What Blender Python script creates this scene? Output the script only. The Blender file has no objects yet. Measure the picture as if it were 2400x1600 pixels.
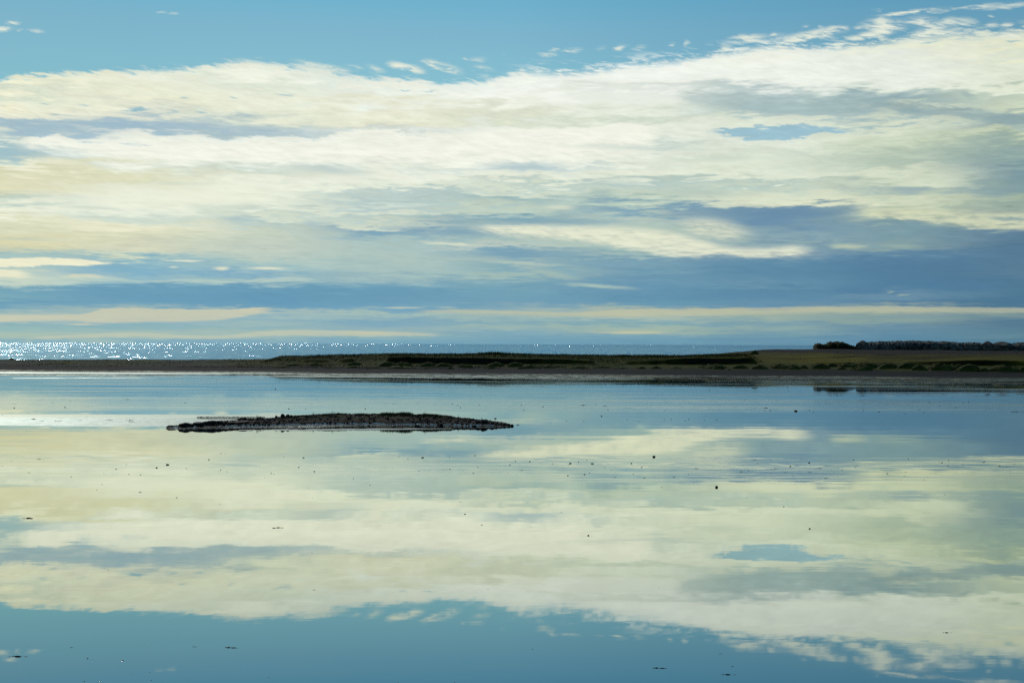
import bpy, math, random
import numpy as np
from mathutils import Matrix, Vector
random.seed(7); RNG = np.random.default_rng(7)
sc = bpy.context.scene
COL = sc.collection
R = math.radians

# ------------------------------------------------------------------ camera
H = 5.0; F = 3333.0; ROLL = R(0.19); PITCH = R(0.02)
CAMROT = Matrix.Rotation(R(90) + PITCH, 3, 'X') @ Matrix.Rotation(ROLL, 3, 'Z')
cam_d = bpy.data.cameras.new('camera'); cam = bpy.data.objects.new('camera', cam_d); COL.objects.link(cam)
cam_d.sensor_width = 36.0; cam_d.lens = 36.0 * F / 2400.0; cam_d.clip_start = 0.1; cam_d.clip_end = 30000
cam.location = (0, 0, H); cam.rotation_mode = 'XYZ'; cam.rotation_euler = CAMROT.to_euler('XYZ')
sc.camera = cam
def ray(px, py): return CAMROT @ Vector(((px - 1200) / F, (800 - py) / F, -1.0))
def at(px, py, z=0.0):
    d = ray(px, py); k = (z - H) / d.z
    return Vector((d.x * k, d.y * k, z))
def atY(px, py, Y):
    d = ray(px, py); k = Y / d.y
    return Vector((d.x * k, Y, H + d.z * k))
def YH(px): return 800 + math.tan(PITCH) * F + (px - 1200) * math.tan(ROLL)

# ------------------------------------------------------------------ helpers
def tag(o, label=None, cat=None, group=None, kind=None):
    if label: o['label'] = label
    if cat: o['category'] = cat
    if group: o['group'] = group
    if kind: o['kind'] = kind
    return o
def mesh_obj(name, V, Fc, mat, smooth=False):
    me = bpy.data.meshes.new(name)
    me.from_pydata([tuple(v) for v in V], [], [tuple(f) for f in Fc]); me.update()
    if smooth: me.polygons.foreach_set('use_smooth', [True] * len(me.polygons))
    me.materials.append(mat)
    o = bpy.data.objects.new(name, me); COL.objects.link(o); return o
def srgb(h):
    c = [int(h[i:i + 2], 16) / 255 for i in (0, 2, 4)]
    return tuple(x / 12.92 if x <= 0.04045 else ((x + 0.055) / 1.055) ** 2.4 for x in c)

class NT:
    def __init__(s, nt): s.nt = nt; s.n = nt.nodes; s.l = nt.links
    def new(s, t, **k):
        n = s.n.new(t)
        for a, b in k.items(): setattr(n, a, b)
        return n
    def put(s, sock, v):
        if isinstance(v, bpy.types.NodeSocket): s.l.new(v, sock)
        elif v is not None: sock.default_value = v
    def math(s, op, a, b=None, c=None, clamp=False):
        n = s.new('ShaderNodeMath', operation=op); n.use_clamp = clamp
        s.put(n.inputs[0], a); s.put(n.inputs[1], b); s.put(n.inputs[2], c); return n.outputs[0]
    def vmath(s, op, a, b=None, c=None, scale=None):
        n = s.new('ShaderNodeVectorMath', operation=op); s.put(n.inputs[0], a); s.put(n.inputs[1], b)
        if c is not None: s.put(n.inputs[2], c)
        if scale is not None: s.put(n.inputs['Scale'], scale)
        return n.outputs['Value'] if op in ('LENGTH', 'DOT_PRODUCT') else n.outputs[0]
    def xyz(s, x=0., y=0., z=0.):
        n = s.new('ShaderNodeCombineXYZ'); s.put(n.inputs[0], x); s.put(n.inputs[1], y); s.put(n.inputs[2], z); return n.outputs[0]
    def sep(s, v):
        n = s.new('ShaderNodeSeparateXYZ'); s.put(n.inputs[0], v); return n.outputs
    def noise(s, vec, scale=1., detail=2., rough=.5, dist=0., color=False):
        n = s.new('ShaderNodeTexNoise'); s.put(n.inputs['Vector'], vec)
        n.inputs['Scale'].default_value = scale; n.inputs['Detail'].default_value = detail
        n.inputs['Roughness'].default_value = rough; n.inputs['Distortion'].default_value = dist
        return n.outputs['Color' if color else 'Fac']
    def rng(s, v, a, b, c=0., d=1., smooth=True):
        n = s.new('ShaderNodeMapRange'); n.interpolation_type = 'SMOOTHSTEP' if smooth else 'LINEAR'
        s.put(n.inputs[0], v); s.put(n.inputs[1], a); s.put(n.inputs[2], b); s.put(n.inputs[3], c); s.put(n.inputs[4], d)
        return n.outputs[0]
    def mix(s, f, a, b):
        n = s.new('ShaderNodeMix', data_type='RGBA'); s.put(n.inputs[0], f)
        for i, v in ((6, a), (7, b)):
            if isinstance(v, tuple) and len(v) == 3: v = v + (1.,)
            s.put(n.inputs[i], v)
        return n.outputs[2]
    def ramp(s, v, stops, interp='LINEAR'):
        n = s.new('ShaderNodeValToRGB'); s.put(n.inputs[0], v); cr = n.color_ramp; cr.interpolation = interp
        while len(cr.elements) < len(stops): cr.elements.new(0.5)
        for e, (p, c) in zip(cr.elements, sorted(stops, key=lambda q: q[0])):
            e.position = p; e.color = (tuple(c) + (1.,)) if not isinstance(c, float) else (c, c, c, 1.)
        return n.outputs[0]
    def curve(s, v, pts):
        n = s.new('ShaderNodeFloatCurve'); s.put(n.inputs['Value'], v); c = n.mapping.curves[0]
        pts = sorted(pts)
        while len(c.points) < len(pts): c.points.new(0.5, 0.5)
        for p, q in zip(c.points, pts): p.location = q; p.handle_type = 'AUTO'
        n.mapping.update(); return n.outputs[0]
def material(name):
    m = bpy.data.materials.new(name); m.use_nodes = True; m.node_tree.nodes.clear(); return m, NT(m.node_tree)

# ------------------------------------------------------------------ sky (world): clear Nishita sky under a cloud deck laid out by azimuth / elevation
SUN_AZ = R(-24.); SUN_EL = R(34.)
w = bpy.data.worlds.new('World'); sc.world = w; w.use_nodes = True; w.node_tree.nodes.clear(); T = NT(w.node_tree)
AZM = 0.45; TM = 0.30
def S2(px, py):      # photograph direction -> (azimuth 0..1, tan elevation 0..1)
    d = ray(px, py); return ((math.atan2(d.x, d.y) + AZM) / (2 * AZM), (d.z / math.hypot(d.x, d.y)) / TM)
KX = 1 / (2 * AZM * F); KY = 1 / (TM * F)     # one photograph pixel in those units, mid sky
dirv = T.new('ShaderNodeTexCoord').outputs['Generated']
dx, dy, dz = T.sep(dirv)[:3]
hyp = T.math('SQRT', T.math('ADD', T.math('MULTIPLY', dx, dx), T.math('MULTIPLY', dy, dy)))
tel = T.math('MAXIMUM', T.math('DIVIDE', dz, T.math('MAXIMUM', hyp, 0.001)), 0.0)
az = T.math('ARCTAN2', dx, dy)
s0 = T.math('MULTIPLY_ADD', az, 1 / (2 * AZM), 0.5)
q0 = T.math('DIVIDE', tel, TM)
den = T.math('ADD', tel, 0.075)
plane = T.xyz(T.math('DIVIDE', dx, T.math('MULTIPLY', den, hyp)), T.math('DIVIDE', -0.11, den), 0.)   # cloud-deck coordinates: foreshortened to the horizon
plane = T.xyz(T.math('DIVIDE', az, den), T.math('DIVIDE', 1.0, den), 0.)
nbig = T.noise(plane, 1.1, 3., .5, .3)
nmed = T.noise(T.vmath('MULTIPLY', plane, (1.7, 2.4, 1.)), 1.3, 6., .60, .25)
nfin = T.noise(T.vmath('MULTIPLY', plane, (5.5, 8.5, 1.)), 1.4, 6., .64, .4)
ang = T.xyz(T.math('MULTIPLY', az, 26.), T.math('MULTIPLY', tel, 150.), 0.)
nstr = T.noise(ang, 1., 5., .6, .6)
slv = T.xyz(T.math('MULTIPLY', T.math('ADD', az, T.math('MULTIPLY', tel, -1.4)), 55.), T.math('MULTIPLY', T.math('ADD', tel, T.math('MULTIPLY', az, .22)), 330.), 0.)
nsla = T.noise(slv, 1., 5., .62, .5)       # short slanting wisps
depthf = T.math('ADD', tel, 0.035)
def cen(v): return T.math('SUBTRACT', v, 0.5)
warp = T.math('ADD', T.math('MULTIPLY', cen(nmed), 0.24), T.math('ADD', T.math('MULTIPLY', cen(nfin), 0.16), T.math('MULTIPLY', cen(nstr), 0.10)))
warp = T.math('MULTIPLY', warp, depthf)                                   # in tan-elevation
q = T.math('MULTIPLY_ADD', warp, 1.0 / TM, q0)
s = T.math('ADD', s0, T.math('MULTIPLY', cen(nbig), 0.10))

GRID = {
0: "184f0f0d2 200ecebcf 215d3dcc8 235eceed6 262f2eed0 272b3c8ca 300a3bdc8 318c8d6cc 325e0e6d6 3459fbfc6 370a8c4c6 385dfe4cc 392f0efd6 410dcdcba 430dfddb6 450d2d6bc 460b4c8bd 480eef0d8 500f0f1da 515dfe0c0 540d8dabb 560ddd9b0 580cdcfb0 5989fbfbf 612b6cbbf 626b0c8c0 642c8d4c4 652d0dac4 665b5ccc3 67474a5b6 69584aeb8 7056c9eb4 71572a2b8 7288ab0b8 738b8c4b6 750b6c4b8 7608cb2b8 7759cbcb6 785acc0b0 7959bbab8 8048bb2bb",
300: "165e8ebd8 190ebecd6 225eaecd2 240efeed2 256e2e4cf 268dfe2cf 280c3d0cb 3009fbcca 315a8c1ca 326d8dfd8 340f3f5e6 360f1f4e4 380e8ecdb 400e0e0bf 425dcdcbc 445e9ecd6 470ecf0dc 490e3e9d6 505c9d8cc 515d8dfc8 525eceace 545e2e2c2 565d6d8bb 580cfd1b9 590dadcbf 598b8ccc0 6068db6c2 62586b2c2 64082b0c4 65094bac4 6628fb7c0 6706fa0b8 6906b9db8 7006d9eb7 71574a4b9 725a4bab4 745a0b8b8 7558fb2bc 7638ab2b8 783a8beb4 7989 2b6ba 80486aebb".replace("7989 2b6ba","79892b6ba"),
600: "145eef0de 165e8ebd8 175dfe6d4 215e3e8d4 228ebecd6 262e2e6d0 280cfd9cc 300b5c8c8 312a9c0ca 325b8cbc8 335eef2e6 355eff3e4 375e8edde 392cfdccf 410d8dcc8 425ecefdc 450ebefda 485e2e8d4 500c2d2c8 512dde3cc 525b3c8c4 540c9d3c0 560c4cfbe 580c5cfbf 600bccbbf 615a9c4c0 63598bbc2 64580abc0 655a4c0be 662a0bfbf 67070a0b8 6906699b4 7056699b4 72070a0b8 728a8bcb6 7389db9ba 7508ab0bb 757a5bdb8 7688db2b8 778a8bcb2 7909ab8b6 79884abb8 80482aaba",
900: "165dfe7dc 180dfe8de 205f0f1e0 220e9efe4 250eaead2 270e4e6ce 285e8e6cc 298d0d8ce 310e6ebe0 330ccd8d2 340eff3e8 360f0f3e3 380e8ecdc 395dae2d6 400eaeedd 420ebeedb 440e3e9d6 452b9ccc8 465cfdbcd 475b8cbc6 485b5c9c6 493e0e5cf 510b5c9c3 520c5d3c5 530dbe0c8 5387ea4b8 54882a8b8 560a5bfbe 600b0c5bd 640a5bfbc 65597b6bb 66877a4b6 6806a9cb4 7006c9cb3 71570a0b7 7277aa6bb 733a6beb5 7429bb8b8 7557ba5b8 7688fb0b8 780a4b8ae 7888bb0b6 8047aa6b8",
1200: "172f0f3e6 185ecf0e6 205f2f5ec 220f0f3e6 235ebedda 250dfe2ce 270e0e3cc 285d9dfca 305edf0e2 330eff3e6 360edf0e0 375e8ecdf 388bccfd0 400d5dfd5 412e8ecd8 425dfe5d2 432b9ccc4 445dbe2cc 455c0d0c4 46298b6b8 475b0c5bd 490c5d3c0 505a8c0bb 51582a8b4 5308cacb4 552a4bdb8 573c0ccbf 5827fa6b6 6007aa2b4 612a3bab6 6227fa8b6 645a5bdb4 65586acb6 6707aa5b4 69073a0b2 710739fb4 733a0b6b0 74598b4b2 75880a8b4 767a0b8ae 77582a9b6 7927aa4b4 80474a0b3",
1500: "150f1f4ea 180f0f4ea 205f0f2e6 215dfe5dd 240e6ebdd 260e4ead8 285d0dac9 300e8ecdc 320e5eadb 345c8d6cb 355e2e8d8 375e4e9d8 390d9e1d2 400e8ecd8 418dae2cf 430b5c9c3 460c9d6c3 475b3c7bb 4858aabb6 49580a4b4 505a3bdb9 515bccbbf 530b0c5b9 565b0c4b8 5979db8b5 6057aa0b0 6257ea4b2 6456f99ae 6806895ae 7006393ac 7186f9cb0 725a8b6a8 735b0b9a8 745a5bab0 7587da5b0 768a0b6aa 778a2b6a6 7867ca5b2 7986f9cb0 8046c9aae",
1800: "115ecefe0 140eff2e6 170eff3e8 190edf1e4 205dde4dc 218b5c8c6 235b0c5c5 255a9c0c0 268b9cbc5 278e0e6d2 300dde4d2 330e3e9d8 350dfe6d4 365d3ddcc 380e0e7d3 418dde4cf 425b5c8bf 440c9d5c2 460dbe1c8 473e0e3c8 480d5dcc0 4877898ac 5056c90a8 5206d90a8 5508aa7ae 5627d9cab 57094aeae 5777c9cab 598849fac 6156590a8 6405f8ba5 6606a93a9 6805c88a2 7005f8ba6 7126a92a9 720608ca6 728a0ae a0 74598aea4 758769cab 7708fa9a5 7807a9ea8 7906d96a8 8046893a8".replace("a0ae a0","a0aea0"),
2100: "95e8ebd2 110e6ead8 130e4e9dd 170eaeee2 200e9ede0 215e0e7d8 228b9cac3 2409fb6b8 25590abb0 268a5bbb8 278ccd6c3 290d8dfc8 330c6d2b9 350bccab5 385b0c1b0 400d3dbc3 420cfd8c0 432bccab4 440a2b6b0 460c3cfb6 470d5dbbf 482c6cfb5 495b3c2ac 51598aea6 5307c9ba4 5657c9ba3 5758ba3a3 5856a8ea2 6005c84a0 620567f9c 640547e9b 660527d9b 68055809d 6906c90a4 700668ca3 712587f9b 7208aa19f 73098a89a 7407f9a9f 7528ba39c 7656c90a2 7756a8fa0 7855f89a0 8045c889f",
2400: "80dfe3cc 100dfe3c9 115e6e6c6 130dfe4cc 150dde3cf 190dfe5cf 205b8c8b5 240cfd8be 262ccd5b8 27590a8a8 2908aa2a5 3038fa7a6 315cdd6b8 328a9bba6 34598aea5 3858aa3a2 4007c98a0 430829c9f 4558aa3a0 470a8b8a2 48293a99f 495a0b0a0 5057b959a 522a0b0a0 5376a889c 5605d7f95 590587b93 6405b7e93 660527a94 690507992 7104c7590 7255b7f92 7357e9594 7455c8093 7605679 8f 7805c8292 790658894 800507a90".replace("5679 8f","56798f"),
}
def parse(st):
    out = []
    for t in st.split(): out.append((int(t[:-6]), t[-6:]))
    return out

# fine brightness texture of the deck
tex = T.math('ADD', T.math('MULTIPLY', cen(nfin), 0.32), T.math('MULTIPLY', cen(nsla), 0.26))
tex = T.math('ADD', tex, T.math('MULTIPLY', cen(nmed), 0.16))
texa = T.math('ADD', 1.0, T.math('MULTIPLY', tex, T.rng(tel, 0.0, 0.12, 0.35, 1.0)))
wx = T.math('MULTIPLY', cen(nmed), 40 * KX); wx2 = T.math('MULTIPLY_ADD', cen(nfin), 60 * KX, T.math('ADD', s0, wx))
wy = T.math('ADD', T.math('ADD', T.math('MULTIPLY', cen(nsla), 40 * KY), T.math('MULTIPLY', cen(nfin), 36 * KY)), T.math('MULTIPLY', cen(nstr), 22 * KY))
qe = T.math('ADD', q0, T.math('MULTIPLY', wy, T.rng(tel, 0., .2, .12, 1.)))
qb = T.math('ADD', q0, T.math('MULTIPLY', T.math('ADD', T.math('MULTIPLY', cen(nsla), 18 * KY), T.math('MULTIPLY', cen(nfin), 20 * KY)), T.rng(tel, 0., .2, .12, 1.)))
pv = T.xyz(T.math('MULTIPLY', wx2, 1 / KX), T.math('MULTIPLY', qb, 1 / KY), 0.)

frag = T.rng(T.math('ADD', T.math('MULTIPLY', nsla, .5), T.math('MULTIPLY', nfin, .5)), .42, .56, .12, 1.)
ITEMS = []      # everything laid over the base deck, in order: (bounding box, function)
def layer(top, bot, c, op=1., st=3., sb=3., fade=60, br=0.):
    xs = [p[0] for p in top]; ys = [p[1] for p in top + bot]
    def f(col):
        k_ = T.math('MULTIPLY', col, 1e-9); qq = T.math('ADD', qe, k_); s0_ = T.math('ADD', s0, k_)
        tp = T.curve(s0_, [S2(*p) for p in top]); bt = T.curve(s0_, [S2(*p) for p in bot])
        a = T.rng(T.math('SUBTRACT', qq, bt), -sb * KY, sb * KY); b = T.rng(T.math('SUBTRACT', tp, qq), -st * KY, st * KY)
        m = T.math('MULTIPLY', a, b)
        if min(xs) > 0: m = T.math('MULTIPLY', m, T.rng(s0_, S2(min(xs), 400)[0], S2(min(xs) + fade, 400)[0]))
        if max(xs) < 2400: m = T.math('MULTIPLY', m, T.rng(s0_, S2(max(xs), 400)[0], S2(max(xs) - fade, 400)[0]))
        if op != 1.: m = T.math('MULTIPLY', m, op)
        if br: m = T.math('MULTIPLY', m, T.rng(texa, .93, 1.03, 1. - br, 1.))     # broken up by the texture of the deck
        return T.mix(m, col, T.vmath('SCALE', srgb(c), scale=texa))
    ITEMS.append(((min(xs) - 5, max(xs) + 5, min(ys) - st - 30, max(ys) + sb + 30), f))
def blob(cx, cy, rx, ry, deg=0., c='f0f0de', op=.9, soft=1.1, br=False):
    u, v = S2(cx, cy)
    def f(col):
        d = T.vmath('MULTIPLY_ADD', col, (1e-9, 1e-9, 0.), pv)
        m = T.new('ShaderNodeMapping', vector_type='TEXTURE'); T.put(m.inputs[0], d)
        m.inputs['Location'].default_value = (u / KX, v / KY, 0.); m.inputs['Rotation'].default_value = (0, 0, R(deg)); m.inputs['Scale'].default_value = (rx, ry, 1.)
        L = T.vmath('LENGTH', m.outputs[0]); fc = T.rng(L, 1.2, 1.2 - soft, 0., op)
        if br: fc = T.math('MULTIPLY', fc, frag)
        return T.mix(fc, col, srgb(c))
    ITEMS.append(((cx - rx * 1.3 - 30, cx + rx * 1.3 + 30, cy - ry * 1.3 - rx * .15 - 24, cy + ry * 1.3 + rx * .15 + 24), f))
sky = T.new('ShaderNodeTexSky', sky_type='NISHITA'); sky.sun_disc = False
sky.sun_elevation = SUN_EL; sky.sun_rotation = SUN_AZ; sky.altitude = 0; sky.air_density = 1.; sky.dust_density = .6; sky.ozone_density = 1.6
SKYMUL = (0.385, 0.70, 0.715)
clear = T.vmath('MULTIPLY', sky.outputs[0], tuple(0.1 * k for k in SKYMUL))
clear = T.vmath('MULTIPLY', clear, T.ramp(q0, [(0.45, (1., .98, .95)), (0.62, (1., .95, .92)), (0.72, (.95, .91, .92)), (0.79, (.78, .90, .94)), (1.0, (.62, .80, .90))]))
clear = T.vmath('MULTIPLY', clear, T.ramp(s0, [(.08, (.66, .72, .78)), (S2(300, 100)[0], (.72, .78, .83)), (.5, (1., 1., 1.)), (.92, (1., 1., 1.))]))

# bright cloud top, left and centre
layer([(20, 345), (100, 318), (200, 328), (300, 336), (500, 336), (620, 330), (700, 330), (760, 322), (800, 308), (900, 304), (1000, 316), (1100, 311), (1250, 297), (1350, 302), (1480, 290), (1560, 300)],
            [(20, 350), (100, 350), (300, 372), (600, 380), (900, 378), (1200, 375), (1560, 350)], 'f2f4e6', .85, 3, 22)
# bright bank in the middle right
layer([(1085, 530), (1200, 525), (1350, 531), (1450, 532), (1560, 542), (1640, 562), (1700, 578), (1800, 582), (1890, 577), (1930, 590)],
            [(1085, 542), (1200, 552), (1350, 562), (1480, 584), (1620, 602), (1700, 596), (1760, 603), (1850, 600), (1930, 592)], 'e7e9d0', .92, 10, 8, 80, .42)
layer([(1560, 515), (1640, 512), (1720, 525), (1790, 545)], [(1560, 530), (1640, 552), (1720, 560), (1790, 557)], 'dfe2c8', .75, 14, 12, 90, .65)
layer([(1990, 484), (2150, 488), (2280, 495), (2400, 497), (2480, 500)], [(1990, 496), (2100, 514), (2200, 522), (2280, 532), (2400, 536), (2480, 536)], 'd3d8b8', .85, 9, 6, 60, .5)
layer([(2290, 500), (2330, 506), (2400, 508), (2480, 510)], [(2290, 502), (2330, 514), (2400, 518), (2480, 518)], '7a98a0', .7, 3, 3)
# left white bars above the dark band
layer([(-60, 606), (0, 606), (70, 604), (150, 606), (220, 612), (285, 616)], [(-60, 627), (0, 626), (60, 625), (120, 620), (180, 622), (285, 618)], 'f1eed0', .95, 1.5, 1.5)
layer([(-60, 631), (0, 631), (50, 634), (95, 645)], [(-60, 647), (0, 648), (60, 650), (95, 648)], 'ebe9cb', .9, 1.5, 2)
layer([(120, 646), (200, 643), (282, 649)], [(120, 650), (200, 652), (282, 651)], 'e0dcbb', .7, 2, 2)
layer([(-60, 655), (130, 650), (250, 648), (330, 658), (450, 654), (560, 658), (680, 648), (760, 655)], [(-60, 672), (130, 668), (250, 660), (330, 662), (450, 661), (560, 663), (680, 658), (760, 662)], 'c3d4c6', .55, 3, 4)
# warm low bands
layer([(-60, 738), (100, 738), (200, 735), (245, 723), (400, 724), (530, 725), (600, 721), (655, 722)], [(-60, 758), (150, 751), (240, 756), (350, 754), (520, 749), (600, 736), (655, 730)], 'cdccb2', .75, 1.5, 3)
layer([(40, 791), (200, 783), (300, 779), (500, 786), (650, 774), (820, 775), (1050, 782)], [(40, 795), (200, 792), (300, 790), (500, 794), (650, 786), (820, 788), (1050, 786)], 'c6cab2', .6, 2, 2)
layer([(960, 726), (1180, 727), (1300, 732), (1500, 724), (1700, 722), (1900, 718), (2100, 718), (2300, 720), (2480, 722)], [(960, 732), (1180, 736), (1300, 740), (1500, 740), (1700, 738), (1900, 732), (2100, 732), (2300, 732), (2480, 732)], 'c4c4a4', .55, 2, 4)
for b in [(1400, 670, 105, 6, -4, 'aac2ba', .9), (1991, 577, 55, 7, -2, 'b8c6b0', .9), (2110, 577, 60, 6, -3, '9cb2a6', .6), (2090, 684, 9, 4, 0, '9db0a8', .8), (2115, 691, 13, 3, 0, '9db0a8', .8),
          (1480, 779, 110, 5, 0, 'c8c8a6', .7), (855, 780, 80, 5, 0, 'c8c8aa', .6), (1220, 616, 150, 5, -3, 'b4c6ba', .8), (1290, 640, 90, 10, -12, 'a6bdb4', .6), (1060, 572, 90, 4, -4, 'd6ddc8', .9),
          (195, 760, 55, 2.5, 0, 'd0ceb2', .8), (430, 611, 44, 3, 0, 'e8e9cf', .9), (408, 626, 13, 2.5, 0, 'dfe3cc', .8), (512, 629, 23, 5, 0, 'e3e4ca', .9), (625, 629, 58, 5, 0, 'e2e4cb', .9),
          (300, 617, 12, 3, 0, 'd5dcc8', .6), (940, 721, 60, 2.5, 0, 'c3ccb8', .8), (1050, 720, 40, 2, 0, 'b3c4b8', .7), (590, 727, 50, 6, 0, 'd0cdb0', .6), (1310, 486, 45, 9, 0, 'dbe1ca', .7),
          (1640, 498, 150, 12, 3, '7b9bae', .7), (1840, 500, 190, 18, -3, '6b8fa8', .75), (1040, 541, 190, 9, -3, '7ba1b5', .75), (1330, 520, 200, 9, 0, '7fa4b4', .6), (1290, 592, 180, 14, 0, '7aa1b3', .6),
          (1870, 632, 320, 30, -4, '5c88a4', .5), (2200, 640, 200, 40, 0, '527b98', .5), (330, 690, 500, 20, 0, '6c9db5', .35), (1230, 390, 120, 12, 0, 'b2c8cc', .85), (770, 397, 110, 15, -4, 'bccdca', .8), (900, 462, 190, 13, -2, 'b4c8c4', .6), (1040, 448, 120, 9, 3, 'b0c5c4', .6), (560, 512, 60, 8, 0, 'a3bfc4', .7), (740, 523, 50, 6, 0, '9cb9c2', .6),
          (1640, 452, 150, 12, -3, 'a9bfb8', .55), (1500, 346, 220, 9, -2, 'c0cfc8', .5), (2130, 447, 70, 12, 0, '92abb2', .7), (1480, 428, 90, 9, 0, 'a8bfc0', .5), (300, 292, 200, 12, -4, '9fbac8', .5), (1660, 372, 160, 9, 0, 'c4d2c4', .5), (420, 430, 100, 6, 0, 'c6d2c4', .4), (90, 478, 90, 5, 2, 'a9c3bd', .6), (240, 508, 110, 5, 0, 'b9ccc4', .5), (60, 560, 120, 5, 0, 'b4c6bc', .5),
          (110, 295, 190, 22, -3, 'a2bcc8', .6), (520, 300, 260, 16, -3, 'a9c0ca', .5), (50, 362, 80, 12, 0, 'a0bec6', .6), (2340, 230, 60, 9, -5, 'b8c7b8', .6),
          (90, 435, 250, 30, 2, 'dedcbe', .25), (420, 470, 330, 40, 5, 'ecefdb', .5), (180, 560, 220, 20, 0, 'dcdaba', .2), (1450, 230, 420, 26, 0, 'eff2e8', .4)]:
    blob(*b[:5], c=b[5], op=b[6])
# slanting grey streak, upper right
layer([(1560, 218), (1700, 218), (1850, 224), (2020, 232), (2150, 246), (2300, 254), (2400, 272), (2480, 285)], [(1560, 222), (1700, 255), (1850, 272), (2000, 272), (2150, 272), (2300, 282), (2400, 305), (2480, 315)], 'a2b9b9', .6, 9, 10)
layer([(2010, 238), (2100, 245), (2250, 256), (2400, 276), (2480, 288)], [(2010, 244), (2100, 262), (2250, 276), (2400, 300), (2480, 308)], '8ba4a8', .6, 8, 8)
blob(2265, 222, 30, 9, -22, c='a0b5b2', op=.8)
# blue openings
for b in [(325, 257, 38, 6, 3, .9), (428, 231, 16, 3, 0, .6), (550, 229, 16, 2.5, 0, .6), (665, 223, 26, 4, 0, .6), (400, 264, 18, 2, 0, .6), (470, 263, 17, 3, 0, .8), (110, 243, 12, 2, 0, .5), (200, 246, 24, 2, 0, .5), (950, 211, 20, 2.5, 0, .5), (1010, 213, 24, 2.5, 0, .5), (2180, 100, 26, 3, 4, .8), (2375, 97, 26, 3, 2, .8)]:
    blob(*b[:5], c='86b6c8', op=b[5])
layer([(1640, 306), (1700, 302), (1770, 295), (1850, 293), (1940, 300), (2020, 306)], [(1640, 308), (1700, 318), (1770, 328), (1830, 330), (1900, 320), (2020, 307)], '98bfce', .95, 4, 3)

# clear sky above the deck
edge = [(-80, 188), (0, 184), (60, 177), (150, 176), (220, 170), (310, 167), (400, 164), (470, 156), (540, 152), (600, 152), (680, 158), (760, 164), (830, 180), (880, 184), (960, 189), (1040, 195), (1100, 193), (1160, 189), (1200, 174), (1300, 177), (1400, 172), (1470, 160), (1560, 152), (1650, 138), (1740, 124), (1820, 113), (1900, 119), (2000, 112), (2100, 104), (2200, 92), (2300, 88), (2400, 82), (2480, 78)]
et = T.curve(s0, [S2(*p) for p in edge])
we = T.math('ADD', T.math('MULTIPLY', cen(nsla), 54 * KY), T.math('MULTIPLY', cen(nfin), 34 * KY))
above = T.rng(T.math('SUBTRACT', T.math('ADD', q0, we), et), -8 * KY, 9 * KY)
# mottled scraps of cloud along the rim
strip = T.math('SUBTRACT', q0, et)
sm = T.math('MULTIPLY', T.rng(strip, 42 * KY, 4 * KY), T.rng(s0, S2(1150, 400)[0], S2(1320, 400)[0]))
scr = T.math('MULTIPLY', T.rng(T.math('ADD', T.math('MULTIPLY', nsla, .5), T.math('MULTIPLY', nfin, .5)), .47, .60), sm)
above = T.math('MULTIPLY', above, T.math('SUBTRACT', 1.0, T.math('MULTIPLY', scr, .85)))
ITEMS.append(((-999, 9999, -999, 225), lambda col: T.mix(T.math('MULTIPLY_ADD', col, 1e-9, above), col, clear)))
for b in [(30, 53, 19, 4, 3, .8), (10, 67, 21, 5, -2, .9), (47, 70, 8, 3, 0, .5), (88, 72, 26, 3, -2, .5), (378, 28, 12, 2, 0, .4), (405, 32, 13, 3, 0, .5),
          (590, 149, 48, 8, -6, .95), (650, 157, 40, 8, -10, .9), (725, 155, 42, 10, -10, .95), (775, 160, 40, 7, -12, .8), (820, 158, 20, 4, -10, .6), (870, 160, 30, 6, -12, .6),
          (930, 153, 26, 8, -12, .95), (965, 160, 38, 7, -16, .95), (1010, 150, 26, 9, -14, .95), (1048, 161, 36, 9, -17, .95), (1125, 161, 30, 6, -8, .85), (1130, 179, 20, 5, -5, .5), (1095, 138, 8, 3, 0, .5), (1120, 141, 20, 7, 0, .4), (1178, 130, 8, 3, 0, .4),
          (1299, 116, 11, 4, 0, .7), (1338, 118, 22, 5, 3, .85), (1288, 127, 22, 4, -8, .6), (1448, 113, 20, 6, 12, .8), (1400, 114, 14, 5, 0, .5), (1500, 110, 16, 5, 0, .4), (1571, 105, 9, 4, 0, .6), (1610, 100, 9, 6, 0, .5), (1700, 112, 18, 8, 0, .5),
          (1755, 88, 40, 8, 0, .9), (1812, 80, 12, 4, 0, .6), (1885, 85, 50, 10, 8, .95), (1935, 75, 42, 10, 4, .95), (1862, 97, 14, 5, 0, .7), (1965, 64, 26, 5, 0, .7), (1925, 62, 8, 3, 0, .5), (1882, 63, 12, 3, 0, .4),
          (2060, 58, 40, 14, 0, .95), (2080, 68, 42, 14, 8, .95), (2030, 84, 42, 9, 10, .9), (2010, 66, 16, 5, 0, .6), (2060, 46, 14, 6, 0, .6), (2150, 51, 42, 10, -2, .9), (2190, 58, 30, 8, -6, .8), (2165, 84, 50, 15, 12, .95), (2130, 98, 40, 10, 0, .8), (2230, 50, 26, 9, -3, .8), (2262, 52, 26, 9, -8, .7), (2240, 78, 60, 10, 0, .7), (2320, 60, 14, 7, 0, .6), (2360, 58, 16, 5, -4, .7), (2318, 38, 8, 3, 0, .5), (2370, 80, 60, 8, 3, .7),
          (2130, 29, 78, 4.5, 3, .95), (2260, 20, 90, 4.5, 4.5, .8), (2370, 13, 60, 6, 4, .6), (2046, 26, 12, 3, 0, .5)]:
    blob(b[0], b[1], b[2] * 1.12, b[3] * 1.35, b[4], c='eaeedc', op=b[5], br=True)


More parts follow.
